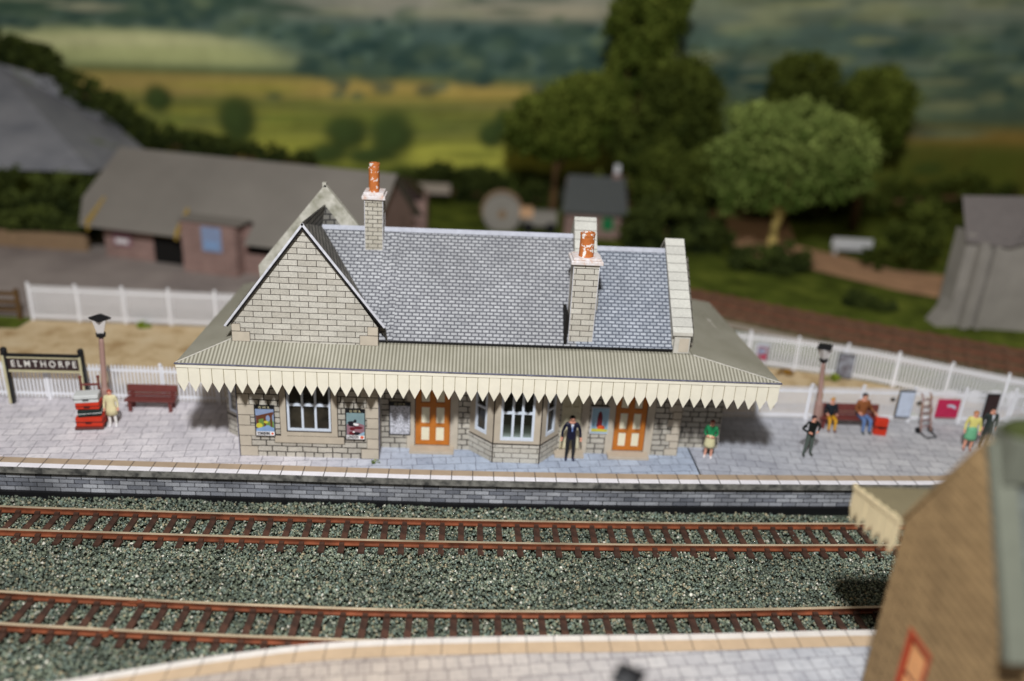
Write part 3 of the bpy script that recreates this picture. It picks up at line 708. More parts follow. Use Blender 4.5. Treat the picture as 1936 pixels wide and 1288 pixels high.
text('lettering', 'LONDON', .14, (-.08, -.084, .115), (R(90), 0, 0), 'p_black', lo, width=.38, ext=.003, bold=.006)
M['notice_print'] = None
t = NT('notice_print'); n = t.noise(16, 2); M['notice_print'] = t.done(t.ramp(n, [(.38, srgb(126,126,132)), (.56, srgb(214,214,222))]), .6)
t = NT('dim_print'); n = t.noise(3, 3); M['dim_print'] = t.done(t.ramp(n, [(.4, srgb(92,84,92)), (.6, srgb(150,154,164))]), .6)
board('notice_board', 'timetable notice board of grey small print beside the left orange door', 'notice board', -4.38, -3.62, MY-.01, .56, 1.86, hdr='G W R', fill='notice_print')
bp = board('travel_poster', 'pale blue poster with dark red figure beside the right orange door', 'poster', 2.84, 3.5, MY-.01, .84, 1.92, back='edge_white', head=.04, fill='p_paleblue', group='framed posters on the station front')
flat(bp, 'printed_picture', ['p_darkred', 'p_red', 'p_yellow', 'p_white'], [(0, ell(.0, .62, .09, .3)), (0, [(-.12, .3), (.1, .3), (.08, .75), (-.05, .85)]), (1, ell(.06, .26, .14, .1)), (2, [(-.28, .1), (.3, .1), (.3, .2), (-.28, .22)])], -.062)

# ------------------------------------------------------------------ fences
def fence(name, label, pts, h=1.5, post_every=2.15, mat='white', pick=.135, posts=True, z=0, group='white picket fences'):
    o = thing(name, label, 'fence', (pts[0][0], pts[0][1], z), group=group); O = Vector((pts[0][0], pts[0][1], 0)); nxt = 0.
    panel = MB(); P = [Vector((x, y, 0))-O for x, y in pts]; pos = []
    for a, b in zip(P, P[1:]):
        d = b-a; L = d.length; u = d/L; n = Vector((-u.y, u.x, 0))
        for zz in (.22, h*.86): panel.obox((a+b)/2+n*.03+Vector((0, 0, zz)), u*L/2, n*.018, (0, 0, .05))
        k = int(L/pick)
        for i in range(k):
            c = a+u*(i+.5)*L/k; w = .038
            pp = [c-u*w, c+u*w]; B = [tuple(pp[0]+Vector((0,0,.06))), tuple(pp[1]+Vector((0,0,.06))), tuple(pp[1]+Vector((0,0,h-.05))), tuple(c+Vector((0,0,h+.03))), tuple(pp[0]+Vector((0,0,h-.05)))]
            panel.prism(B, n*.03)
        s = nxt
        while s < L: pos.append((a+u*s, u, n)); s += post_every
        nxt = s-L
    pos.append((P[-1], u, n))
    panel.build('picket_panel', mat, o)
    for c, u, n in pos:
        m = MB(); m.obox(c-n*.0+Vector((0, 0, (h+.08)/2)), u*.06, n*.05, (0, 0, (h+.08)/2)); m.lathe([(.08, h+.08), (.07, h+.12), (.02, h+.16)], tuple(c-n*.03), 4, rot=math.atan2(u.y, u.x)+.785); m.build('post', mat, o)
    return o
fence('picket_fence', 'white picket fence along the platform back behind the ELMTHORPE sign', [(-22, 5.15), (-16, 5.2), (-10.35, 5.2)])
fence('picket_fence', 'white picket fence along the platform back behind the grey bench and trolley side', [(7.9, 5.3), (13, 5.42), (18, 5.5), (24, 5.7)])
bf = fence('picket_fence', 'white picket fence at the edge of the goods yard', [(-22.2, 13.3), (-13.5, 13.2), (-8, 13.1)], h=1.75, mat='white')
br = fence('picket_fence', 'curving white picket fence between the sandy strip and the siding', [(5, 12.0), (9, 11.5), (12.3, 10.7), (14.8, 10.0), (16.6, 9.4), (18.6, 8.35), (21.3, 6.95), (24, 5.9)], h=1.6, mat='white')
[f for f in COL.objects if f.name.startswith('picket_fence') and 'grey bench' in f.get('label', '')][0]['label'] = 'white picket fence along the platform back behind the sack truck and right bench'
wf = thing('rail_fence', 'low dark timber rail fence on grass at the yard corner', 'fence', (-22.5, 13.4, 0)); mb = MB()
for z in (.45, .85, 1.25): mb.box(-7, -.3, -.04, .04, z-.09, z+.09)
mb.build('rails', 'bark_dark', wf)
for i in range(4):
    m = MB(); m.box(-6.6+i*2.1-.1, -6.6+i*2.1+.1, -.12, .0, 0, 1.5); m.build('post', 'bark_dark', wf)
sheet('grass_verge', [(-30, 12.0), (-22.4, 12.2), (-22.3, 13.6), (-30, 13.8)], .004, 'grassland')

# ------------------------------------------------------------------ station name sign
sg = thing('station_sign', 'dark station name sign reading ELMTHORPE on two posts', 'sign', (-17.5, 4.75, 0), R(1.5))
mb = MB(); mb.box(-1.3, 1.3, -.03, .03, 1.42, 1.92); mb.build('name_board', 'sign_brown', sg)
mb = MB(); mb.box(-1.3, 1.3, -.06, .05, 1.9, 1.97, 0); mb.box(-1.3, 1.3, -.06, .05, 1.34, 1.42, 0); mb.box(-1.32, 1.32, -.08, .08, 1.97, 2.05, 1); mb.build('board_trim', ['sign_trim', 'black'], sg)
for s in (-1, 1):
    mb = MB(); mb.box(s*1.38-.09, s*1.38+.09, -.07, .09, 0, 2.12, 0); mb.box(s*1.38-.092, s*1.38-.0, -.075, -.06, 0.02, 2.0, 1); mb.ball((s*1.38, .01, 2.2), .12, 0); mb.build('post', ['black', 'sign_trim'], sg)
text('lettering', 'E L M T H O R P E', .36, (0, -.035, 1.66), (R(90), 0, 0), 'letter', sg, width=2.34, ext=.006, bold=.003)

# ------------------------------------------------------------------ lamps
def lamp(x, y, label, lean=0., hgt=4.0):
    o = thing('platform_lamp', label, 'lamp', (x, y, 0), group='square lantern platform lamps'); k = hgt/4.0
    mb = MB(); mb.lathe([(.2, 0), (.19, .5*k), (.17, 1.1*k), (.15, 1.15*k), (.10, 1.2*k), (.09, 2.9*k), (.075, 3.12*k)], seg=12); mb.build('post', 'lamp_post', o, smooth=True)
    mb = MB(); mb.lathe([(.05, 3.08*k), (.16, 3.14*k), (.17, 3.26*k), (.1, 3.3*k)], seg=12); mb.build('lantern_base', 'black', o)
    mb = MB(); mb.lathe([(.15, 3.28*k), (.31, 3.78*k)], seg=4, rot=.785+.25); mb.build('lantern', 'lamp_glass', o)
    mb = MB(); mb.lathe([(.37, 3.79*k), (.37, 3.84*k), (.1, 3.94*k)], seg=4, rot=.25); mb.build('lantern_roof', 'black', o)
    o.rotation_euler = (0, lean, 0)
    return o
lamp(-15.05, 3.85, 'square lantern lamp on brown post beside the stack of cases', R(3.5), 4.15)
lamp(12.5, 4.95, 'square lantern lamp on brown post at the end of the right bench', R(-5.5), 3.6)
lamp(1.5, -12.82, 'lamp on the near platform with only its dark top showing', 0, 3.95)

# ------------------------------------------------------------------ benches
def bench(x, y, rz, label, L=1.85):
    o = thing('platform_bench', label, 'bench', (x, y, 0), rz, group='maroon platform benches'); h = L/2
    mb = MB(); mb.box(-h, h, -.32, .1, .42, .48); mb.build('seat', 'bench', o, bevel=.015)
    mb = MB(); mb.obox((0, .17, .78), (h, 0, 0), (0, .02, .004), (0, .03, .14)); mb.obox((0, .1, .56), (h, 0, 0), (0, .02, 0), (0, .01, .045)); mb.build('backrest', 'bench', o, bevel=.01)
    for s in (-1, 1):
        mb = MB(); X = s*(h-.18); mb.box(X-.06, X+.06, -.3, -.2, 0, .42); mb.box(X-.06, X+.06, .08, .18, 0, .7); mb.box(X-.05, X+.05, -.3, .14, .36, .42); mb.build('leg', 'bench', o)
    return o
bench(-13.62, 4.62, R(1), 'empty maroon bench against the fence left of the station')
bench(13.7, 4.95, 0, 'maroon bench against the fence between two seated people', 2.5)

# ------------------------------------------------------------------ luggage
def case(name, label, loc, rz, w, d, h, mat, handle=None, group='suitcases stacked on the luggage truck'):
    o = thing(name, label, 'suitcase', loc, rz, group=group)
    mb = MB(); mb.box(-w/2, w/2, -d/2, d/2, 0, h); mb.build('case_shell', mat, o, bevel=.035)
    mb = MB(); mb.box(-w/2-.006, w/2+.006, -d/2-.006, d/2+.006, h*.46, h*.54); mb.build('seam', 'black' if mat != 'greencase' else 'greycase', o)
    mb = MB(); mb.tube((-.09, -d/2-.01, h*.5), (-.09, -d/2-.06, h*.5), .012); mb.tube((.09, -d/2-.01, h*.5), (.09, -d/2-.06, h*.5), .012); mb.tube((-.09, -d/2-.06, h*.5), (.09, -d/2-.06, h*.5), .016); mb.build('handle', 'black', o)
    return o
lx, ly = -15.25, 3.05
tr = thing('luggage_truck', 'flat luggage truck with two upright red posts, loaded with suitcases', 'luggage truck', (lx, ly, 0), R(8))
mb = MB(); mb.box(-.48, .48, -.35, .4, .08, .14); mb.build('platform_deck', 'bench', tr)
for s in (-1, 1):
    mb = MB(); mb.tube((s*.3, .38, .1), (s*.3, .42, 1.75), .035); mb.ball((s*.3, .42, 1.8), .06); mb.build('upright', 'bench', tr)
    mb = MB(); mb.tube((s*.5, -.02, .08), (s*.44, -.02, .08), .09, seg=14); mb.build('wheel', 'black', tr)
mb = MB(); mb.tube((-.32, .42, 1.5), (.32, .42, 1.5), .045); mb.build('crossbar', 'bench', tr)
case('suitcase', 'large red suitcase at the bottom of the stack', (lx+.02, ly-.02, .14), R(6), .9, .56, .38, 'redcase')
case('suitcase', 'dark green suitcase, second from the bottom of the stack', (lx+.03, ly, .52), R(14), .78, .52, .28, 'greencase')
case('suitcase', 'red suitcase under the pale grey one in the stack', (lx, ly+.02, .80), R(8), .8, .5, .26, 'redcase')
case('suitcase', 'pale grey suitcase on top of the stack', (lx-.03, ly+.02, 1.06), R(11), .82, .5, .3, 'greycase')
o = case('suitcase', 'upright red suitcase standing at the seated man\'s feet', (14.78, 4.35, 0), R(-10), .5, .26, .72, 'redcase', group=None)
# sack truck
st = thing('sack_truck', 'two-wheeled sack truck with brown frame standing by the red poster', 'sack truck', (16.75, 4.55, 0), R(12))
for s in (-1, 1):
    mb = MB(); mb.tube((s*.24, -.05, .12), (s*.2, .32, 1.5), .035); mb.tube((s*.2, .32, 1.5), (s*.2, .44, 1.58), .035); mb.build('side_rail', 'lamp_post', st)
    mb = MB(); mb.tube((s*.33, .05, .13), (s*.27, .05, .13), .13, seg=14); mb.build('wheel', 'black', st)
mb = MB()
for k in range(5): t_ = .14+.19*k; mb.tube((-.23, -.05+.37*t_, .12+1.38*t_), (.23, -.05+.37*t_, .12+1.38*t_), .028)
mb.build('cross_rails', 'bench', st)
mb = MB(); mb.tube((-.26, -.05, .1), (-.24, -.42, .03), .03); mb.tube((.26, -.05, .1), (.24, -.42, .03), .03); mb.tube((-.24, -.42, .03), (.24, -.42, .03), .03); mb.build('toe_plate', 'black', st)

# ------------------------------------------------------------------ posters on fences
def fposter(name, label, x0, x1, y, z0, z1, back, fill, extra=None, tilt=0):
    o = board(name, label, 'poster' if name != 'notice_board' else 'notice board', x0, x1, y, z0, z1, back=back, head=.06, fill=fill)
    if extra: extra(o)
    return o
fposter('notice_board', 'black framed board with pale blue sheet on the right fence', 15.8, 16.45, 5.36, .3, 1.5, 'black', 'p_paper')
def ex(o): flat(o, 'printed_picture', ['p_paper', 'p_mauve'], [(1, [(-.4, .15), (.35, .15), (.4, .62), (-.38, .6)]), (0, ell(.05, .42, .3, .14, 12, 0, math.pi)), (1, ell(.05, .4, .2, .1, 12, 0, math.pi))], -.062)
cr = fposter('travel_poster', 'crimson poster with pale arc on the right fence', 17.5, 18.42, 5.38, .34, 1.15, 'p_crimson', 'p_crimson')
flat(cr, 'printed_picture', ['p_paper', 'p_crimson'], [(0, ell(.08, .36, .27, .24, 14, .3, 2.2)+[(.08, .36)]), (1, ell(.06, .34, .22, .16, 14))], -.062)
fposter('notice_board', 'plain black board on the right fence above the standing couple', 19.5, 20.05, 5.42, .35, 1.45, 'black', 'sign_brown')
gb = fposter('notice_board', 'grey picture board on the curving back fence', 15.1, 15.8, 9.62, .1, 1.25, 'black', 'dim_print'); gb.rotation_euler[2] = R(-20)
pb = fposter('travel_poster', 'small mauve and pink poster on the back fence at the canopy corner', 11.7, 12.25, 10.75, .3, 1.1, 'p_paper', 'p_mauve'); pb.rotation_euler[2] = R(-15)
flat(pb, 'printed_picture', ['p_crimson', 'p_sky', 'p_paper'], [(1, ell(-.05, .5, .15, .12)), (0, ell(.08, .24, .12, .1)), (2, ell(.12, .55, .06, .05))], -.062)
for i, (x, z) in enumerate(((15.6, 1.08), (16.72, .94))):
    mb = MB(); mb.box(-.09, .09, -.03, 0, -.05, .05); tag(mb.build('name_plate', 'black', loc=(x, 5.37, z)), ['small dark plate on the fence left of the blue framed board', 'small dark plate on the fence right of the blue framed board'][i], 'plate')

# ------------------------------------------------------------------ people
SKIN = plain('figure_skin', srgb(222,160,136), .5, .05); M['skin'] = SKIN
def fig_mat(c):
    g_ = sum(c)/3; c = tuple(int(round(x*.82+g_*.18)) for x in c)
    k = 'paint_%d_%d_%d' % c
    if k not in M: M[k] = plain(k, srgb(*c), .45, .12, 6)
    return k
def person(label, loc, rz, J=None, top=(20,20,24), legs=(60,60,60), hair=(40,26,20), shoes=(20,18,18), skin=None, coat=None, skirt=None, scale=1., tilt=(0,0), tie=None, hat=False, sleeves=True, shirt=None):
    """J overrides joints; figure faces -y"""
    j = dict(pelvis=(0,0,.95), belly=(0,0,1.12), chest=(0,0,1.34), neck=(0,0,1.49), head=(0,-.01,1.6), crown=(0,-.005,1.71))
    for s, n in ((-1, 'l'), (1, 'r')):
        j.update({'sh'+n: (s*.19,0,1.42), 'el'+n: (s*.26,.02,1.14), 'wr'+n: (s*.27,-.04,.9), 'ha'+n: (s*.27,-.06,.83), 'hi'+n: (s*.095,0,.88), 'kn'+n: (s*.11,-.01,.5), 'an'+n: (s*.12,.02,.09), 'to'+n: (s*.14,-.14,.04)})
    if J: j.update(J)
    rad = dict(pelvis=.15, belly=.14, chest=.165, neck=.058, head=.088, crown=.07, sh=.072, el=.052, wr=.04, ha=.042, hi=.098, kn=.07, an=.05, to=.045)
    names = list(j); idx = {n: i for i, n in enumerate(names)}
    E = [('pelvis','belly'),('belly','chest'),('chest','neck'),('neck','head'),('head','crown')]
    for n in 'lr': E += [('chest','sh'+n),('sh'+n,'el'+n),('el'+n,'wr'+n),('wr'+n,'ha'+n),('pelvis','hi'+n),('hi'+n,'kn'+n),('kn'+n,'an'+n),('an'+n,'to'+n)]
    me = bpy.data.meshes.new('person_skeleton'); me.from_pydata([j[n] for n in names], [(idx[a], idx[b]) for a, b in E], [])
    o = bpy.data.objects.new('tmp', me); COL.objects.link(o)
    sk = o.modifiers.new('s', 'SKIN'); sk.use_smooth_shade = True
    for n in names:
        r = rad[n] if n in rad else rad[n[:2]]
        v = me.skin_vertices[0].data[idx[n]]
        v.radius = (r, r*.8) if n in ('pelvis', 'belly', 'chest') else (r, r); v.use_root = (n == 'pelvis')
    sb = o.modifiers.new('u', 'SUBSURF'); sb.levels = 2; sb.render_levels = 2
    dg = bpy.context.evaluated_depsgraph_get(); body = bpy.data.meshes.new_from_object(o.evaluated_get(dg)); bpy.data.objects.remove(o)
    mats = [fig_mat(top), fig_mat(legs), 'skin' if skin is None else fig_mat(skin), fig_mat(shoes)]
    body.materials.clear()
    for m in mats: body.materials.append(M[m])
    SJ = {n: Vector(p) for n, p in j.items()}
    seg = [((a, b), 0 if (b in ('belly','chest') or b[:2] in ('sh','el','wr')) else 1 if b[:2] in ('hi','kn','an') else 3 if b[:2] == 'to' else 2) for a, b in E]
    for p in body.polygons:
        c = p.center; best = None
        for (a, b), m in seg:
            A, B = SJ[a], SJ[b]; t_ = max(0, min(1, (c-A).dot(B-A)/max(1e-9, (B-A).length_squared))); d = (c-(A+(B-A)*t_)).length
            r = rad.get(b, rad.get(b[:2], .08))
            d = d-r
            if best is None or d < best[0]: best = (d, m, b)
        m = best[1]
        if skirt and best[2][:2] in ('kn', 'an'): m = 2
        if not sleeves and best[2][:2] in ('wr',): m = 2
        p.material_index = m; p.use_smooth = True
    # fingers: five short tapered chains from each palm, joined into the body
    mb = MB()
    for n, s in (('l', -1), ('r', 1)):
        w, hnd = SJ['wr'+n], SJ['ha'+n]; d = (hnd-w).normalized(); side = d.cross(Vector((0, 1, 0)));
        side = side.normalized() if side.length > .2 else Vector((0, 0, 1)); fwd = d.cross(side)
        for k, ln in ((-1.5, .05), (-.5, .062), (.5, .058), (1.5, .045)):
            p0 = hnd+side*k*.019; p1 = p0+d*ln*.6+fwd*.01; p2 = p1+d*ln*.3+fwd*.022; mb.tube(p0, p1, .012, .011, 6, 0); mb.tube(p1, p2, .011, .008, 6, 0)
        p0 = w+d*.02+side*.03; mb.tube(p0, p0+side*.03+d*.035, .014, .010, 6, 0)
    hd = SJ['head']; f = (SJ['head']-SJ['neck']).normalized()
    mb.ball(tuple(hd+Vector((0, -.098, -.005))), .017, 0, 6, 4, (1, 1.2, 1.4))
    for s in (-1, 1): mb.ball(tuple(hd+Vector((s*.088, .0, 0))), .02, 0, 6, 4, (.5, 1, 1.4)); mb.ball(tuple(hd+Vector((s*.033, -.084, .018))), .011, 1, 6, 4)
    mb.box(hd.x-.026, hd.x+.026, hd.y-.09, hd.y-.078, hd.z-.052, hd.z-.043, 2)
    ex_ = MB(); tmp = mb.build('x', ['skin', 'black', 'p_darkred'])
    import bmesh
    bm = bmesh.new(); bm.from_mesh(body)
    nb = len(body.materials)
    for k in ('skin', 'black', 'p_darkred'): body.materials.append(M[k])
    n0 = len(bm.faces); bm.from_mesh(tmp.data); bm.faces.ensure_lookup_table()
    for fc_ in bm.faces[n0:]: fc_.material_index += nb
    bm.to_mesh(body); bm.free(); bpy.data.objects.remove(tmp)
    body.name = 'person'
    P = bpy.data.objects.new('person', body); COL.objects.link(P); P.location = loc; P.scale = (scale,)*3; P.rotation_euler = (tilt[0], tilt[1], rz)
    tag(P, label, 'person')
    h = MB(); c = hd+Vector((0, .018, .035)); h.ball(tuple(c), .102, 0, 12, 8, (1, 1, 1.02))
    ho = h.build('hat' if hat else 'hair', fig_mat(hair), P, smooth=True)
    if hat: b_ = MB(); b_.lathe([(.14, 0), (.14, .02)], tuple(hd+Vector((0, -.03, .06))), 14); b_.build('hat_brim', fig_mat(hair), P)
    # keep the face clear of the hair shell
    for v in ho.data.vertices:
        if v.co.y < hd.y-.02 and v.co.z < hd.z+.05: v.co.y = hd.y-.02+(v.co.y-hd.y+.02)*.1
    if coat:
        m = MB(); pv = SJ['pelvis']; m.lathe([(.25, -.35), (.22, -.1), (.17, .15), (.19, .36), (.17, .5), (.08, .56)], (pv.x, pv.y, pv.z), 16, 0, 1., .75); m.build('coat', fig_mat(coat), P, smooth=True)
    if skirt:
        m = MB(); pv = SJ['pelvis']; m.lathe([(.235, -.42), (.225, -.3), (.19, 0), (.145, .14)], (pv.x, pv.y, pv.z), 16, 0, 1., .8); m.build('skirt', fig_mat(skirt), P, smooth=True)
    if shirt:
        m = MB(); m.prism([(-.05, -.128, 1.45), (.05, -.128, 1.45), (.0, -.15, 1.22)], (0, .03, 0)); m.build('shirt_front', fig_mat(shirt), P)
    if tie:
        m = MB(); m.prism([(-.014, -.158, 1.43), (.014, -.158, 1.43), (.02, -.166, 1.2), (-.02, -.166, 1.2)], (0, .02, 0)); m.build('tie', fig_mat(tie), P)
    return P
SE = dict(elr=(.30,.02,1.16), wrr=(.33,-.02,.9), har=(.34,-.03,.82), ell=(-.30,.02,1.16), wrl=(-.33,-.02,.9), hal=(-.34,-.03,.82))
person('man in navy blue suit, white shirt and blue tie standing by the bay window', (2.12, 1.62, 0), 0, SE, (20,22,48), (34,34,38), (16,14,14), (24,24,64), shirt=(240,240,244), tie=(110,140,210), scale=1.03)
person('woman in green jumper and cream skirt standing under the canopy end', (7.28, 2.05, 0.012), R(-20), dict(wrl=(-.14,-.15,1.05), hal=(-.06,-.18,1.05), wrr=(.14,-.15,1.05), har=(.06,-.18,1.05)), (24,140,80), (222,214,170), (150,60,50), (236,226,224), skirt=(214,206,154), scale=.9)
person('man in black jumper with elbows out and grey trousers alone on the paving', (11.15, 2.42, .012), R(15), dict(ell=(-.4,.05,1.2), wrl=(-.2,-.12,1.08), hal=(-.13,-.14,1.06), elr=(.4,.05,1.2), wrr=(.2,-.12,1.08), har=(.13,-.14,1.06), anl=(-.17,.02,.09), tol=(-.2,-.13,.04), anr=(.15,.02,.09), tor=(.18,-.13,.04)), (20,26,24), (80,92,84), (40,20,30), (60,66,60), scale=.97)
person('woman in pale cream coat with red hair standing beside the luggage', (-14.5, 3.1, 0), R(10), None, (224,212,160), (236,232,226), (180,70,50), (236,234,236), coat=(226,212,156), scale=.86)
SIT = dict(pelvis=(0,.02,.52), belly=(0,.04,.70), chest=(0,.06,.92), neck=(0,.05,1.08), head=(0,.03,1.2), crown=(0,.03,1.31), shl=(-.19,.05,1.0), shr=(.19,.05,1.0), ell=(-.25,.05,.74), elr=(.25,.05,.74), wrl=(-.2,-.16,.66), wrr=(.2,-.16,.66), hal=(-.17,-.23,.64), har=(.17,-.23,.64),
           hil=(-.09,-.02,.5), hir=(.09,-.02,.5), knl=(-.12,-.42,.5), knr=(.12,-.42,.5), anl=(-.12,-.44,.09), anr=(.12,-.44,.09), tol=(-.13,-.58,.04), tor=(.13,-.58,.04))
person('seated woman with yellow hair, black top and yellow trousers on the bench', (12.92, 4.86, .0), R(-5), SIT, (24,34,44), (226,160,20), (206,140,30), (120,60,40), scale=.96)
SM = dict(SIT); SM.update(elr=(.32,.05,.74), wrr=(.42,-.12,.62), har=(.46,-.16,.58))
person('seated man in brown coat and blue trousers at the right bench end', (14.2, 4.86, .0), R(5), SM, (150,82,40), (90,122,180), (30,34,40), (70,80,80), scale=1.14)
person('woman in yellow cardigan and green skirt standing with the dark suited man', (17.75, 3.2, .012), R(-15), None, (226,214,110), (110,180,130), (196,120,60), (170,120,110), skirt=(104,182,132), scale=.98)
person('man in dark green suit and white collar behind the near building gable', (18.55, 3.45, .012), R(-5), None, (44,56,52), (54,60,54), (40,26,24), (30,30,30), shirt=(226,232,240), scale=1.02)

# ------------------------------------------------------------------ near station building (right foreground)
NS = thing('station_building', 'warm tan stone gabled station building on the near platform, cut off at the right edge', 'station building', (8, -9.6, 0))
def np_(mb, name, mats, parent=None, **k): return mb.build(name, mats, parent or NS, loc=(-8, 9.6, 0) if parent is None else (0,0,0), **k)
NX, NY0, NY1, NA, NZ, NAZ = 8.0, -13.2, -9.57, -11.4, 5.15, 8.15
mb = MB()
wall_grid(mb, (NX, NY0, 0), (0, 1, 0), NY1-NY0, 0, NZ, [(1.55, 2.45, 0, 3.2)], 0, (1, 0, 0), .12)
mb.poly([(NX, NY1, NZ), (NX, NY0, NZ), (NX, NA, NAZ)], 0)
mb.poly([(NX, NY1, 0), (24, NY1, 0), (24, NY1, NZ), (NX, NY1, NZ)], 0); mb.poly([(24, NY0, 0), (NX, NY0, 0), (NX, NY0, NZ), (24, NY0, NZ)], 0)
np_(mb, 'wall', ['near_stone', 'surround'])
mb = MB()
for ey, ez in ((NY0-.25, NZ-.28), (NY1+.2, NZ-.25)):
    q = [(NX+.35, ey, ez), (24, ey, ez), (24, NA, NAZ+.08), (NX+.35, NA, NAZ+.08)]
    mb.poly(q if ey < NA else q[::-1], 0)
np_(mb, 'roof', 'near_roof')
mb = MB()
for ey, ez in ((NY0-.28, NZ-.3), (NY1+.1, NZ-.05)):
    mb = MB(); a, b = Vector((0, ey, ez)), Vector((0, NA, NAZ)); d = b-a; n = Vector((0, -d.z, d.y)).normalized(); n = n if n.z > 0 else -n
    k_ = 0 if ey < NA else 1
    mb.obox(Vector((NX+.2, 0, 0))+(a+b)/2+n*(.04 if k_ else .07), d/2, (.2 if k_ else .22, 0, 0), n*(.04 if k_ else .09)); np_(mb, 'gable_coping', 'near_stone' if k_ else 'near_coping')
mb = MB(); mb.box(8.1, 8.9, -12.0, -11.3, 7.6, 8.5, 0); c = np_(mb, 'chimney', 'near_coping')
mb = MB(); mb.lathe([(.46, 8.5), (.44, 8.58), (.3, 8.68), (.1, 8.72)], (8.5, -11.65, 0), 10, sy=.8); mb.build('mossy_cap', 'moss', c)
mb = MB(); q = [(7.95, -7.3, 4.62), (24, -7.3, 4.62), (24, NY1, 5.12), (7.95, NY1, 5.12)]; mb.poly(q, 0); mb.poly([(x, y, z-.05) for x, y, z in reversed(q)], 0); cn = np_(mb, 'canopy', 'near_canopy')
valance((7.92, NY1+.02, 0), (7.92, -7.3, 0), 5.18, 4.68, 6, .64, 1.0, (-1, 0, 0), 'cream_warm', parent=cn); valance((24, -7.3, 0), (7.95, -7.3, 0), 4.6, 4.6, 42, .64, 1.0, (0, 1, 0), 'cream_warm', parent=cn)
# arched red-framed door in the gable end
y0, y1 = NY0+1.55, NY0+2.45
mb = MB(); mb.box(NX+.06, NX+.12, y0, y1, .1, 3.2, 0); dd = np_(mb, 'door', ['p_darkred'])
M['red_paint'] = plain('red_door_paint', srgb(170,70,40), .5, .1); M['peach'] = plain('peach_panel', srgb(226,160,104), .5, .1)
for a, b in ((.4, 1.2), (1.35, 2.15), (2.3, 3.0)):
    p = MB(); p.box(NX+.03, NX+.062, y0+.18, y1-.18, a, b); p.build('door_panel', 'peach', dd)
p = MB()
for s in (0, 1): yy = y0 if s == 0 else y1-.1; p.box(NX-.02, NX+.07, yy, yy+.1, .1, 3.2)
p.obox((NX+.02, (y0+y1)/2, 3.22), (.04, 0, 0), (0, .45, 0), (0, 0, .06)); p.build('door_frame', 'red_paint', dd)
# near platform
ne = interp([(-16, -10.8), (-12.5, -9.8), (-10.9, -9.3), (-9.4, -8.88), (-7.65, -8.42), (-4.94, -7.88), (-1.2, -7.58), (4.4, -7.34), (9.4, -7.05), (26, -6.6)])
struct(strip(lambda x: -16., lambda x: ne(x)-.6, 0, -16, 26), 'near_platform_paving', 'slabs_near')
mb = MB(); strip(lambda x: ne(x)-.22, ne, .02, -16, 26, 0, mb=mb); strip(lambda x: ne(x)-.62, lambda x: ne(x)-.22, .02, -16, 26, 1, mb=mb)
strip(ne, ne, -.2, -16, 26, 2, mb=mb, z1=.019); strip(lambda x: ne(x)-.2, lambda x: ne(x)-.2, -1.3, -16, 26, 2, mb=mb, z1=-.2)
M['kerb_near_white'] = joints('white_edging_near', srgb(222,214,206), .72, .02)
struct(mb, 'near_platform_edging', ['kerb_near_white', 'kerb_near_tan', 'lip'])

# ------------------------------------------------------------------ goods shed
GS = thing('goods_shed', 'long low brick goods shed with large plain grey roof across the yard', 'goods shed', (-23.4, 24.0, 0), R(-14.5))
mb = MB()
mb.box(.4, 3.6, 0, 8, 0, 2.7, 0); mb.box(7.0, 16.5, 0, 8, 0, 2.7, 0); mb.box(3.6, 7.0, 2.5, 8, 0, 2.7, 0)
mb.box(6.0, 9.3, -.9, .0, 0, 3.0, 0)
for x in (.4, 16.5): mb.poly([(x, 0, 2.7), (x, 7.9, 2.7), (x, 3.95, 5.5)], 0)
mb.build('wall', 'brick_red', GS)
mb = MB()
A = [(-.8, 3.95, 5.65), (16.95, 3.95, 5.65), (16.95, -1.1, 2.05), (-.8, -1.1, 2.05)]
mb.poly([(-.8, 3.95, 5.65), (16.95, 3.95, 5.65), (16.95, -1.1, 2.0), (9.9, -1.1, 2.0), (9.9, .2, 2.95), (6.0, .2, 2.95), (6.0, -1.1, 2.0), (-.3, -1.1, 2.0), (-1.2, .6, 3.2)][::-1], 0)
mb.poly([(-.8, 3.95, 5.65), (16.95, 3.95, 5.65), (16.95, 9, 2.0), (-.8, 9, 2.0)], 0)
mb.box(5.9, 9.7, -1.1, .3, 3.0, 3.06, 0)
mb.build('roof', 'roof_grey', GS)
mb = MB()
mb.obox((5.85, -.5, 2.6), (.06, 0, 0), (0, .7, .55), (0, 0, .22)); mb.build('barge_board', 'yellow', GS)
mb = MB(); mb.obox((.2, -.2, 2.55), (.06, 0, 0), (0, .9, .5), (0, 0, .3)); mb.build('barge_board', 'yellow', GS)
mb = MB(); mb.box(3.6, 5.9, -.3, -.2, 1.7, 2.35); mb.build('door_board', 'yellow', GS)
mb = MB(); mb.box(3.62, 5.88, -.05, 2.5, .02, 1.7); mb.build('doorway', 'dark', GS)
for (x0, x1, y, z0, z1, m, l) in ((1.0, 2.2, -.06, .75, 1.75, 'p_mauve', 'pink poster on the goods shed wall beside its left corner'), (7.3, 8.5, -.96, 1.35, 2.75, 'p_sky', 'blue poster on the goods shed porch')):
    c, s = math.cos(R(-14.5)), math.sin(R(-14.5)); X = -23.4+c*(x0+x1)/2-s*y; Y = 24.0+s*(x0+x1)/2+c*y
    po = thing('wall_poster', l, 'poster', (X, Y, z0), R(-14.5)); mb = MB(); mb.box(-(x1-x0)/2, (x1-x0)/2, -.04, 0, 0, z1-z0); mb.build('backing_board', m, po)
    mb = MB(); mb.box(-(x1-x0)*.35, (x1-x0)*.35, -.05, -.03, .15, (z1-z0)*.42); mb.build('sheet', 'p_white' if m == 'p_mauve' else 'p_water', po)
mb = MB(); mb.box(9.6, 12.4, -.06, .0, 1.2, 1.9); mb.build('window', 'dark', GS)
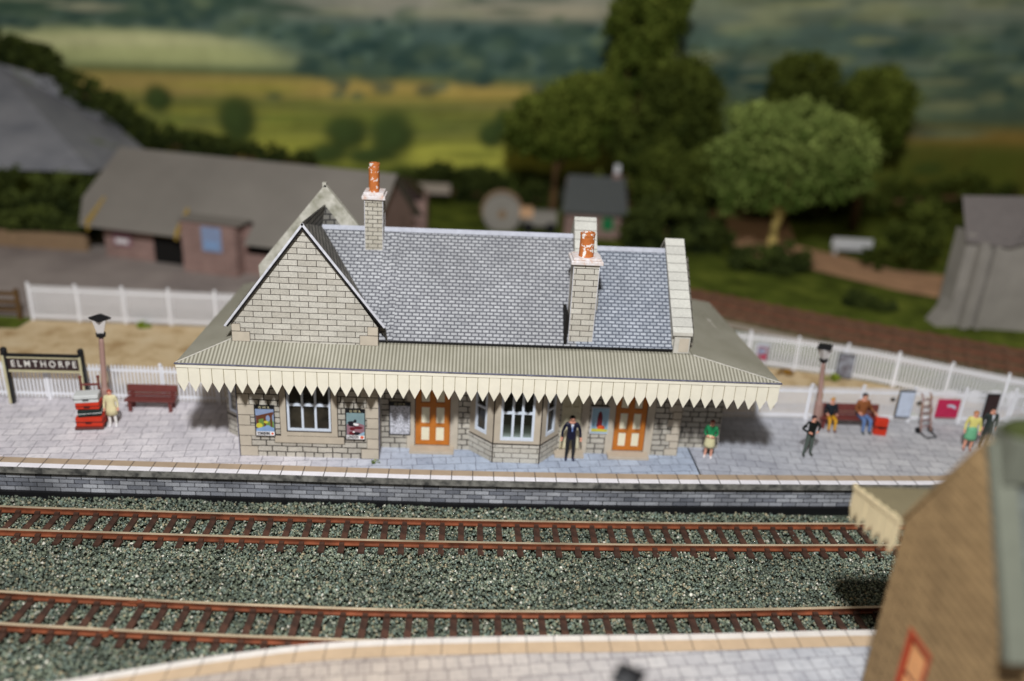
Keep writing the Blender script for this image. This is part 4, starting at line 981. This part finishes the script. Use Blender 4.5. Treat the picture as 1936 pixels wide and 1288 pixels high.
# brick lean-to at the far end
ah = thing('brick_hut', 'small pink brick hut beyond the goods shed', 'hut', (-6.0, 30.5, 0)); mb = MB(); mb.box(-1.3, 1.3, 0, 3, 0, 2.6); mb.build('wall', 'brick_red', ah)
mb = MB(); mb.box(-1.5, 1.0, -.1, 3.2, 2.6, 2.75); mb.prism([(-1.5, 3, 2.75), (1.0, 3, 2.75), (.2, 3, 3.4), (-1.2, 3, 3.6)], (0, -3, 0)); mb.build('roof', 'sign_brown', ah)

# ------------------------------------------------------------------ signal hut, drum, cart
hut = thing('crossing_hut', 'pinkish hut with dark slate roof, green window and white chimney', 'hut', (6.9, 32.6, 0), R(-3))
mb = MB(); mb.box(-2.1, 2.0, 0, 3.2, 0, 2.2); mb.prism([(-2.1, 0, 2.2), (-2.1, 3.2, 2.2), (-2.1, 1.6, 3.8)], (4.1, 0, 0)); mb.build('wall', 'brick_red', hut)
mb = MB(); mb.poly([(-2.4, -.5, 1.8), (2.2, -.5, 1.8), (2.0, 1.6, 4.05), (-2.0, 1.6, 4.05)]); mb.poly([(-2.0, 1.6, 4.05), (2.0, 1.6, 4.05), (2.2, 3.6, 1.9), (-2.4, 3.6, 1.9)]); mb.build('roof', 'roof_dark', hut)
mb = MB(); mb.box(1.15, 1.65, 1.5, 2.0, 3.6, 4.3, 0); ch = mb.build('chimney', 'brick_red', hut); mb = MB(); mb.box(1.22, 1.58, 1.58, 1.92, 4.3, 4.9); mb.build('chimney_pot', 'white', ch)
M['greenp'] = plain('green_paint', srgb(30,120,70), .5); mb = MB(); mb.box(.5, 1.3, -.06, .0, .6, 1.5); mb.build('window', 'greenp', hut)
dr = thing('cable_drum', 'round grey stone faced drum standing on the grass left of the hut', 'drum', (.45, 33.5, 0)); mb = MB()
mb.tube((0, 0, 1.2), (0, .9, 1.2), 1.35, seg=24); mb.build('drum', 'castle', dr); mb = MB(); mb.tube((0, -.08, 1.2), (0, .0, 1.2), .3, seg=12); mb.tube((0, .95, 1.25), (0, 1.05, 1.25), 1.5, seg=24); mb.build('rim', 'wallbrown', dr)
ct = thing('farm_cart', 'low cart with a tan load between the drum and the hut', 'cart', (3.1, 33.3, 0)); mb = MB(); mb.box(-1.2, 1.2, 0, .9, .5, 1.5); mb.build('body', 'castle', ct)
mb = MB(); mb.box(-1.4, -.5, -.1, .8, 1.1, 1.75); mb.build('load', plain('peach_load', srgb(226,180,140), .8), ct)
for s in (-.8, .8):
    mb = MB(); mb.tube((s, -.1, .4), (s, 0, .4), .4, seg=14); mb.build('wheel', 'black', ct)
sl = MB(); sl.box(-1.9, 1.9, 0, .4, 0, .75); tag(sl.build('concrete_trough', 'tan_edge', loc=(-5.3, 40, 1.0)), 'long pale low trough on the field beyond the goods shed', 'trough')

# ------------------------------------------------------------------ stone tower on the right
TW = thing('stone_tower', 'grey stone tower house with pitched roof and flared base at the right edge', 'tower', (26.5, 17, 0))
mb = MB(); X0 = -2.1
mb.prism([(X0, .4, -.1), (4, -.3, -.1), (4, -.3, 5.9), (.15, .4, 4.65), (X0, .4, 5.2)], (0, 1.3, 0)); mb.build('wall', 'castle', TW)
mb = MB(); mb.prism([(-2.8, .2, -.1), (-1.9, .2, -.1), (-1.9, .2, 2.0), (-2.3, .2, .8)], (0, 1.2, 0)); mb.box(-1.55, -1.15, -.1, .45, 0, 4.8); mb.box(-.75, -.45, -.1, .4, 0, 4.6); mb.build('buttress', 'castle', TW)
mb = MB(); mb.poly([(-2.35, .1, 4.75), (.1, .1, 4.55), (1.6, 1.0, 6.0), (-1.7, 2.6, 6.7)]); mb.poly([(.1, .1, 4.55), (4, -.6, 6.3), (4, 2.5, 6.9), (-1.7, 2.6, 6.7)]); mb.build('roof', 'castle_roof', TW)

# ------------------------------------------------------------------ siding, road, wall, embankment
cs = interp([(2, 21.5), (8, 19.5), (11.5, 17.8), (17.9, 14.2), (25.5, 10.6), (34, 6.0)])
mb = strip(lambda x: cs(x)-1.9, lambda x: cs(x)-.9, .03, 2, 34, 0); struct(mb, 'siding_edge', 'tan_edge')
mb = strip(lambda x: cs(x)-.6, lambda x: cs(x)+3.6, .012, 2, 34, 0); struct(mb, 'siding_trackbed', plain('rusty_trackbed', srgb(138,112,88), .95, .35, 1.3, c2=srgb(74,72,48)))
M['sid_rail'] = plain('old_rail', srgb(124,84,64), .7, .2); M['sid_sleeper'] = plain('old_sleeper', srgb(134,98,76), .95, .3, 1.3, c2=srgb(82,68,52))
def siding(off, label):
    t = thing('siding_track', label, 'railway track', (0, 0, 0), group='rusty sidings behind the station')
    for d in (0, 1.25):
        mb = rail_mesh(lambda x: cs(x)+off+d, 3, 33, .24); mb.build('rail', ['sid_rail', 'sid_rail'], t)
    mb = MB(); 
    s0 = None
    for i in range(38):
        x = 3.5+i*.78; y = cs(x)+off+.62; sl = cs(x+.5)-cs(x-.5)
        if s0 is None: s0 = MB(); s0.box(-.14, .14, -1.1, 1.1, 0, .14); s0 = s0.build('sleeper', 'sid_sleeper', t); o = s0
        else: o = s0.copy(); COL.objects.link(o); o.parent = t
        o.location = (x, y, .01); o.rotation_euler[2] = math.atan(sl)
siding(.2, 'nearer rusty siding curving behind the white fence'); siding(2.05, 'farther rusty siding curving beside the grass bank')
rd = [(14.5, 43), (16.1, 38), (16.9, 31.5), (18.4, 28.6), (20.2, 27.3), (24.5, 23.3), (27.7, 21.4), (34, 19), (34, 26), (30.4, 26.8), (26.4, 27.6), (24, 30.5), (21.5, 33), (22.4, 36), (24, 43)]
sheet('dirt_road', rd, .01, 'dirt')
gv = MB(); gv.poly([(-44, 30, 0), (-21.5, 30, 0), (-22.3, 30, 6.4), (-27, 38, 9.6), (-36, 38, 9.6), (-44, 34, 6.8)], 0)
gv = MB(); gv.poly([(-50, 27.2, 3.9), (-24.4, 26.6, 4.3), (-21.6, 28.5, 5.2), (-26.8, 38, 4.9), (-30.3, 38, 8.2), (-35, 38, 9.2), (-50, 38, 9.8)], 0)
t = NT('grey_hillside'); n = t.noise(.35, 6); M['hillroad'] = t.done(t.ramp(n, [(.3, srgb(118,120,126)), (.62, srgb(146,146,150)), (.72, srgb(108,118,76))]), .95)
struct(gv, 'sloping_road', 'hillroad')
mb = MB(); mb.box(-8, 2.6, 0, .35, 0, .95, 0); tag(mb.build('yard_wall', 'wallbrown', loc=(-27, 24.8, 0), rotz=R(-5)), 'low brown wall along the far edge of the yard', 'wall')
gb_ = thing('garden_bench', 'small white bench on the grass beside the dirt road', 'bench', (24.8, 31, 0), R(-3)); mb = MB(); mb.box(-1.4, 1.4, -.3, .25, .4, .48); mb.build('seat', 'white_back', gb_)
mb = MB(); mb.box(-1.4, 1.4, .25, .32, .5, 1.1); mb.build('backrest', 'white_back', gb_)
for s in (-1.25, 1.25): mb = MB(); mb.box(s-.06, s+.06, -.3, .3, 0, .4); mb.build('leg', 'white_back', gb_)

# ------------------------------------------------------------------ trees and bushes
def leaf_cloud(name, blobs, n, size, mat, parent, loc=(0,0,0)):
    """blobs: (cx,cy,cz,rx,ry,rz); leaves sit in clumps near the blob surface"""
    tot = sum(b[3]*b[5] for b in blobs); Vs, Cs = [], []
    for (cx, cy, cz, rx, ry, rz) in blobs:
        k = max(200, int(n*rx*rz/tot)); nc = max(14, k//70)
        d = rng.normal(size=(nc, 3)); d /= np.linalg.norm(d, axis=1)[:, None]; rr = rng.uniform(.55, 1.0, (nc, 1))**.6
        cl = d*rr; ci = rng.integers(0, nc, k)
        p = cl[ci]+rng.normal(0, .115, (k, 3))
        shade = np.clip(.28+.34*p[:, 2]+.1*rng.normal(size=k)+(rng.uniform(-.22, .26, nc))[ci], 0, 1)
        P = p*np.array([rx, ry, rz])+np.array([cx, cy, cz])
        s = size*rng.uniform(.6, 1.4, (k, 1, 1)); q = rng.normal(size=(k, 2, 3)); q /= np.linalg.norm(q, axis=2)[..., None]
        a, b = q[:, 0:1], q[:, 1:2]
        Vs.append(P[:, None]+np.concatenate([-a*s-b*s*.5, a*s-b*s*.5, a*s*.6+b*s, -a*s*.6+b*s], 1)); Cs.append(np.repeat(shade, 4))
    V = np.concatenate(Vs).reshape(-1, 3); C = np.concatenate(Cs); F = len(V)//4
    me = bpy.data.meshes.new(name); me.vertices.add(len(V)); me.vertices.foreach_set('co', V.reshape(-1))
    me.loops.add(F*4); me.loops.foreach_set('vertex_index', np.arange(F*4)); me.polygons.add(F); me.polygons.foreach_set('loop_start', np.arange(F)*4); me.update(calc_edges=True)
    ca = me.color_attributes.new('Col', 'FLOAT_COLOR', 'POINT'); cc = np.ones((len(V), 4)); cc[:, :3] = C[:, None]; ca.data.foreach_set('color', cc.reshape(-1))
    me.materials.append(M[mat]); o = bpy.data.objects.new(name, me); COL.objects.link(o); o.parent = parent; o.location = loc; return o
def tree(label, x, y, zb, trunk_h, blobs, mat, n=5000, size=.22, bark='bark_dark', r=.3, limbs=4, name='tree', group=None):
    o = thing(name, label, 'tree', (x, y, zb), group=group)
    mb = MB(); mb.tube((0,0,0), (.05, 0, trunk_h*.6), r*1.15, r*.85, 10); mb.tube((.05,0,trunk_h*.6), (0, 0, trunk_h*1.3), r*.85, r*.5, 10)
    for i in range(limbs):
        b = blobs[i % len(blobs)]; a = i*2.1+.4
        mb.tube((.03, 0, trunk_h*(.62+.1*i)), (b[0]+b[3]*.5*math.cos(a), b[1]+b[4]*.3*math.sin(a), b[2]+b[5]*.1), r*.5, r*.12, 7)
    mb.build('trunk', bark, o, smooth=True); leaf_cloud('crown', blobs, n, size, mat, o); return o
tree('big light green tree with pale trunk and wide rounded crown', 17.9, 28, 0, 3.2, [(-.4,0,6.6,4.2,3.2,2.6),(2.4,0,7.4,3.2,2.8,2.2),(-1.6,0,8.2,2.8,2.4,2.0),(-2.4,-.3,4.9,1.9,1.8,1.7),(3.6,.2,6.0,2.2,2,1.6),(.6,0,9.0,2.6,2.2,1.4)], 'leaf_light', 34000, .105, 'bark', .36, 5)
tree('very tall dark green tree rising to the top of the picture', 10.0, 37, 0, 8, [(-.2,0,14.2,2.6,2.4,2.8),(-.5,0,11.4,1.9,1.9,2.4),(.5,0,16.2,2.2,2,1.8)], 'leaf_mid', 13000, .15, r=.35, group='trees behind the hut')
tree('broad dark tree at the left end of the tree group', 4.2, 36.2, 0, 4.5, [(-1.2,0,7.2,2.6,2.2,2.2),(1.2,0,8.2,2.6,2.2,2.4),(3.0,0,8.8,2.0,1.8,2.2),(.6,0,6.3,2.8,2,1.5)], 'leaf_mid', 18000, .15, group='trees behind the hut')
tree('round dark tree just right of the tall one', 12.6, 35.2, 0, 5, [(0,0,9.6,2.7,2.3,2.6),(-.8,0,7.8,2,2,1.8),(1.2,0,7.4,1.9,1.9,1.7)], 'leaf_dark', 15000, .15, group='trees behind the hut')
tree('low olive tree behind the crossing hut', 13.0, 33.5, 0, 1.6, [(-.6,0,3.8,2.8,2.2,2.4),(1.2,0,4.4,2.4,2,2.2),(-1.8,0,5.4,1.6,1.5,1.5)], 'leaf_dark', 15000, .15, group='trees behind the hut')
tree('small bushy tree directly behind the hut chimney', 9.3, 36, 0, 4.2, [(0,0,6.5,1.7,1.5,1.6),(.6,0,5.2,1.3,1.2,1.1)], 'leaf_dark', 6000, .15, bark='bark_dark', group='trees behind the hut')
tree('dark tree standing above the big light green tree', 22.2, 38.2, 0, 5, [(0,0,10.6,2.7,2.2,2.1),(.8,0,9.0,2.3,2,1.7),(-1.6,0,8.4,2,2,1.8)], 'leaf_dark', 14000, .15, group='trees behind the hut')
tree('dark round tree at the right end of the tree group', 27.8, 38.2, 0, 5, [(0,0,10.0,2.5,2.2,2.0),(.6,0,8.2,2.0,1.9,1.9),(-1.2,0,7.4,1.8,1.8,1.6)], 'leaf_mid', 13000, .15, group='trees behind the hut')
def bush(label, x, y, z, blobs, mat='leaf_hedge', n=2500, size=.16, cat='bush', group=None):
    o = thing('bush', label, cat, (x, y, z), group=group); mb = MB(); mb.tube((0,0,0), (0,0,blobs[0][2]), .1, .04, 6); mb.build('stem', 'bark_dark', o); leaf_cloud('foliage', blobs, n, size, mat, o)
bush('dark hedge mass between the crossing hut and the big tree', 11.5, 30.5, 0, [(0,0,1.5,2.6,1.6,1.9),(2.6,0,1.0,2,1.4,1.3),(-1.6,0,1.0,1.3,1.2,1.2)], n=6000, size=.2)
bush('dark undergrowth round the base of the big light green tree', 17.4, 26.6, 0, [(0,0,.6,2.6,1.4,.9),(1.2,0,.9,1.2,1,1.1)], n=4000)
bush('dark bush beside the stone tower', 27.2, 27.5, 0, [(0,0,2.6,1.7,1.4,2.0),(-2.2,0,1.0,.9,.8,.8)], 'leaf_dark', n=4000)
bush('low dark shrub on the grass bank behind the sidings', 20.6, 20.3, 0, [(0,0,.35,.8,.7,.55),(1.3,-.4,.3,.8,.7,.45)], n=1500)
bush('dark shrubs left of the goods shed', -27.2, 27.0, 0, [(-1.6,0,2.8,2.4,1.4,1.4),(1.4,0,2.6,1.8,1.3,1.5),(-3.4,0,1.8,1.8,1.2,1.6),(0,-1,1.2,3.4,1,1.1)], n=9000, size=.2)
def hedge(name, label, pts, h, w, mat='leaf_hedge', n=3000):
    o = thing(name, label, 'hedge', (pts[0][0], pts[0][1], pts[0][2])); bl = []
    for (a, b) in zip(pts, pts[1:]):
        m = 6
        for i in range(m): f = i/m; bl.append((a[0]+(b[0]-a[0])*f-pts[0][0], a[1]+(b[1]-a[1])*f-pts[0][1], a[2]+(b[2]-a[2])*f-pts[0][2]+h*.4, 1.6, w, h))
    leaf_cloud('foliage', bl, n, .22, mat, o)
    mb = MB()
    for a, b in zip(pts, pts[1:]): mb.tube((a[0]-pts[0][0], a[1]-pts[0][1], a[2]-pts[0][2]), (b[0]-pts[0][0], b[1]-pts[0][1], b[2]-pts[0][2]), .25, seg=5)
    mb.build('stem', 'bark_dark', o)
hedge('hedge', 'dark hedge running down beside the grey sloping road', [(-38, 38.4, 11.0), (-33, 38.4, 9.6), (-28.5, 38.4, 6.6), (-25.5, 38.4, 4.4), (-20, 38.4, 3.4), (-13, 38.4, 2.8)], .9, .8, n=9000)
hedge('hedge', 'dark hedge across the field behind the drum', [(-6, 42, .9), (2, 42, .5), (9, 42, 0), (17, 41, 0)], 1.5, .8, n=8000)
hedge('hedge', 'dark hedge across the field on the right', [(21, 41, 0), (30, 41, 1.5), (42, 41, 3)], 1.4, .8, 'leaf_dark', n=8000)
# small moss tufts on the platform
tf = thing('moss_tuft', 'small moss tuft at the corner of the station wing', 'moss', (-4.75, 1.05, 0)); leaf_cloud('foliage', [(0,0,.04,.16,.12,.07)], 200, .018, 'leaf_light', tf)

for i, (x, y, l, m) in enumerate(((12.9, 9.9, 'orange brown grass tuft by the fence near the right lamp', 'leaf_orange'), (14.9, 9.5, 'bright green tuft at the foot of the grey picture board', 'leaf_bright'), (16.9, 5.75, 'yellow green tuft above the blue framed notice board', 'leaf_bright'), (19.6, 7.3, 'green tuft behind the black board on the right fence', 'leaf_bright'), (-17.0, 12.9, 'tiny green tuft under the left back fence', 'leaf_bright'), (-12.2, 12.6, 'green tuft where the back fence meets the canopy', 'leaf_bright'))):
    tf = thing('grass_tuft', l, 'grass tuft', (x, y, 0)); leaf_cloud('foliage', [(0, 0, .12, .4, .2, .16)], 260, .05, m, tf)

# ------------------------------------------------------------------ printed backscene board
def backscene():
    W, H = 560, 240; x0, x1, z0, z1 = -48., 52., -2., 24.
    xs = np.linspace(x0, x1, W); zs = np.linspace(z0, z1, H); X, Z = np.meshgrid(xs, zs)
    u = X/.0397+948; v = (15.17-Z+.054*X)/.0395          # the print's own grid
    def S(r, g, b): return np.array(srgb(r, g, b)[:3])
    def nz(fx, fy, seed):
        r = np.random.default_rng(seed); out = np.zeros_like(u); amp = 1.
        for o_ in range(4):
            for _ in range(3): a = r.uniform(0, 6.28); k = r.uniform(.6, 1.4); out += amp*np.sin(u*fx*k*math.cos(a)+v*fy*k*math.sin(a)+r.uniform(0, 6.28))/3
            fx *= 2.1; fy *= 2.1; amp *= .6
        return out
    w1, w2 = nz(.012, .03, 1), nz(.03, .06, 2); C = np.zeros(u.shape+(3,))
    def put(mask, c, soft=None): 
        m = np.clip(mask, 0, 1)[..., None]; C[:] = C*(1-m)+np.array(c)*m
    st = lambda d, s=10.: 1/(1+np.exp(-np.clip(d/s, -30, 30)))
    band = lambda a, b, s=6.: st(v-a, s)*st(b-v, s)
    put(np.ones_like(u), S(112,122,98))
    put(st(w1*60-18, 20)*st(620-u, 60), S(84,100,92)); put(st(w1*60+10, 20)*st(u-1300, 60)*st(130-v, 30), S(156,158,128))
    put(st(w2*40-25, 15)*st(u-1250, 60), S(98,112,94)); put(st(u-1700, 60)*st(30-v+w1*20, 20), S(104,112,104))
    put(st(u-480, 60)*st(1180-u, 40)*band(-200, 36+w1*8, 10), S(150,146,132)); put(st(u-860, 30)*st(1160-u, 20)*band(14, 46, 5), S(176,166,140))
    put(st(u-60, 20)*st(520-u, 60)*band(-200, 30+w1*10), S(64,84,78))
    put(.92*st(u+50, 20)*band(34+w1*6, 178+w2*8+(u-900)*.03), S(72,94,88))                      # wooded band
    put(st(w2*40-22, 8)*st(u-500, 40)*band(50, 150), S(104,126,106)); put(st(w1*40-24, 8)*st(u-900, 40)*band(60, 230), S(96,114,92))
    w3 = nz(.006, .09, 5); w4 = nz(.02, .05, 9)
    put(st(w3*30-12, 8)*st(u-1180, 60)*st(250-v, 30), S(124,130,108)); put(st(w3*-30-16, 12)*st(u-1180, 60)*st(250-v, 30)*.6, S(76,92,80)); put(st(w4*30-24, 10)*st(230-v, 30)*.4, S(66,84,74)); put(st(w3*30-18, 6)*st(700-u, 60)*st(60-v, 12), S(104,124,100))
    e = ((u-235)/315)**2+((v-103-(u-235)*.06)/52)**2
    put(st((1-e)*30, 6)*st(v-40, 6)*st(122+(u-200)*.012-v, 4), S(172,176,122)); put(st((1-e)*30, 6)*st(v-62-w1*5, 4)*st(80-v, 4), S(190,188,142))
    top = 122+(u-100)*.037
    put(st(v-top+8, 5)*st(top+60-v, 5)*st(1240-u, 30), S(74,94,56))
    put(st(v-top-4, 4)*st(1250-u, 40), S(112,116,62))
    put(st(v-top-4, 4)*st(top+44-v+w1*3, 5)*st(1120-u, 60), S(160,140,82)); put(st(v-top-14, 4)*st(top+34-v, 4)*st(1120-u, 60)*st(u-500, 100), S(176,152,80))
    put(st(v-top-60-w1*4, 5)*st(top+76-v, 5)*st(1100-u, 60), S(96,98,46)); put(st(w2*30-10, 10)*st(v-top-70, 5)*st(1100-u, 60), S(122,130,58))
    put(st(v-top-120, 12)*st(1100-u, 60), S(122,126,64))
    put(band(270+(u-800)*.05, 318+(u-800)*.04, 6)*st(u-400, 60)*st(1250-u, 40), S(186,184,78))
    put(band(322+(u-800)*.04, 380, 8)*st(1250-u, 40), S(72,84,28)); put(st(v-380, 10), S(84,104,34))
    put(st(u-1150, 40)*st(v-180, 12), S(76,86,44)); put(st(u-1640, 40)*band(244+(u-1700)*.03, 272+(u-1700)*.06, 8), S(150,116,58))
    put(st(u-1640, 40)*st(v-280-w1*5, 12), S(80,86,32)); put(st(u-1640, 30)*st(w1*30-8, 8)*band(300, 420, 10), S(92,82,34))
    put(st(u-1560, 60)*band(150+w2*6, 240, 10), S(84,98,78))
    rb = np.random.default_rng(11); ext_ = np.array([u.min(), v.min()])
    def stamp(a, b, rx, ry, c, op):
        m = (np.abs(u-a) < rx*1.8) & (np.abs(v-b) < ry*1.8)
        if not m.any(): return
        d = ((u[m]-a)/rx)**2+((v[m]-b)/ry)**2; k = (op/(1+np.exp(np.clip((d-1)*4, -30, 30))))[:, None]; C[m] = C[m]*(1-k)+np.array(c)*k
    for _ in range(420):                                                  # woods: many small tree crowns
        a = rb.uniform(-150, 2050); b = 62+rb.normal(0, 1)*34+max(0, a-900)*.05+(40 if a > 500 else -45)
        if ((a-235)/330)**2+((b-103)/58)**2 < 1.1: continue
        sz = rb.uniform(7, 22); dk = rb.random(); stamp(a, b, sz*1.3, sz*.8, S(44+60*dk**2, 66+52*dk**2, 62+28*dk**2), .75)
    for _ in range(130):                                                  # hedge lines and small bright fields on the far slopes
        a = rb.uniform(1180, 2050); b = rb.uniform(-60, 260); sz = rb.uniform(24, 80)
        if rb.random() < .5: stamp(a, b, sz, rb.uniform(5, 14), S(70, 84, 70), .5)
        else: stamp(a, b, sz, rb.uniform(5, 14), S(152, 152, 108) if rb.random() < .6 else S(118, 130, 96), .4)
    for _ in range(60): stamp(rb.uniform(-100, 1100), rb.uniform(-60, 30), rb.uniform(20, 80), rb.uniform(3, 9), S(60, 80, 66) if rb.random() < .6 else S(150, 150, 124), .6)
    for _ in range(90): a = rb.uniform(100, 1100); stamp(a, top.flat[0]*0+128+(a-100)*.037+rb.uniform(6, 150), rb.uniform(40, 160), rb.uniform(2, 6), S(150, 146, 66) if rb.random() < .5 else S(98, 108, 44), .4)
    for a, b in ((1230,300),(1290,330),(1500,300),(1560,340),(1660,330),(1760,300),(1850,330),(560,300),(860,345),(1010,350),(760,330)): stamp(a, b, rb.uniform(20, 40), rb.uniform(12, 26), S(60, 72, 30), .85)
    for (a, b, rx, ry) in ((435,222,36,44),(285,180,26,26),(650,252,44,34),(742,262,46,46),(610,290,44,22),(700,296,50,18),(940,256,26,26),(960,230,14,26),(330,258,60,18),(395,270,60,14),(905,350,40,26)):
        d = ((u-a)/rx)**2+((v-b)/ry)**2; put(st((1-d+w2*.22)*10, 2.2), S(48,62,32)); d = ((u-a+rx*.2)/rx)**2+((v-b+ry*.3)/ry)**2; put(.35*st((.5-d+w2*.3)*10, 2), S(82,98,50))
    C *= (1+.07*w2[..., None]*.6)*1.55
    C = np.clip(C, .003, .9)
    co = np.stack([X, np.full_like(X, 44.)-0.*X, Z], -1)
    me = bpy.data.meshes.new('backscene'); me.vertices.add(W*H); me.vertices.foreach_set('co', co.reshape(-1))
    i = np.arange(W*H).reshape(H, W); q = np.stack([i[:-1, :-1], i[:-1, 1:], i[1:, 1:], i[1:, :-1]], -1).reshape(-1, 4)
    me.loops.add(q.size); me.loops.foreach_set('vertex_index', q.reshape(-1)); me.polygons.add(len(q)); me.polygons.foreach_set('loop_start', np.arange(len(q))*4); me.update(calc_edges=True)
    ca = me.color_attributes.new('Col', 'FLOAT_COLOR', 'POINT'); cc = np.ones((W*H, 4)); cc[:, :3] = C.reshape(-1, 3); ca.data.foreach_set('color', cc.reshape(-1))
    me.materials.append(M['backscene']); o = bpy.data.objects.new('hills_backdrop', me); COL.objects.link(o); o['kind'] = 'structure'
backscene()

# ------------------------------------------------------------------ light
w = bpy.data.worlds.new('World'); scn.world = w; w.use_nodes = True
bg = w.node_tree.nodes['Background']; bg.inputs[0].default_value = (1.0, .89, .77, 1); bg.inputs[1].default_value = .155
L = bpy.data.lights.new('camera_flash', 'POINT'); L.energy = 88000; L.shadow_soft_size = 1.5; L.color = (.97, .985, 1.)
lo_ = bpy.data.objects.new('camera_flash', L); COL.objects.link(lo_); lo_.location = (-3.1, -27.7, 33.5)

# ------------------------------------------------------------------ camera
cam = bpy.data.cameras.new('camera'); cam.sensor_width = 36; cam.lens = 1600/1936*36; cam.clip_end = 500; cam.clip_start = .5
Rv, Uv, Fv = Vector((0.99793, -0.03594, 0.05337)), Vector((-0.03594, 0.37668, 0.92565)), Vector((0.05337, 0.92565, -0.37461))
mt = Matrix(((Rv.x, Uv.x, -Fv.x, 0), (Rv.y, Uv.y, -Fv.y, 0), (Rv.z, Uv.z, -Fv.z, 0), (0, 0, 0, 1)))
co = bpy.data.objects.new('camera', cam); COL.objects.link(co)
co.matrix_world = Matrix.Translation((-1.7157, -24.919, 15.3)) @ mt.to_3x3().normalized().to_4x4()
cam.dof.use_dof = True; cam.dof.focus_distance = 26.8; cam.dof.aperture_fstop = (cam.lens/1000)/.57
scn.camera = co
scn.view_settings.view_transform = 'Standard'; scn.view_settings.look = 'None'; scn.view_settings.exposure = 0
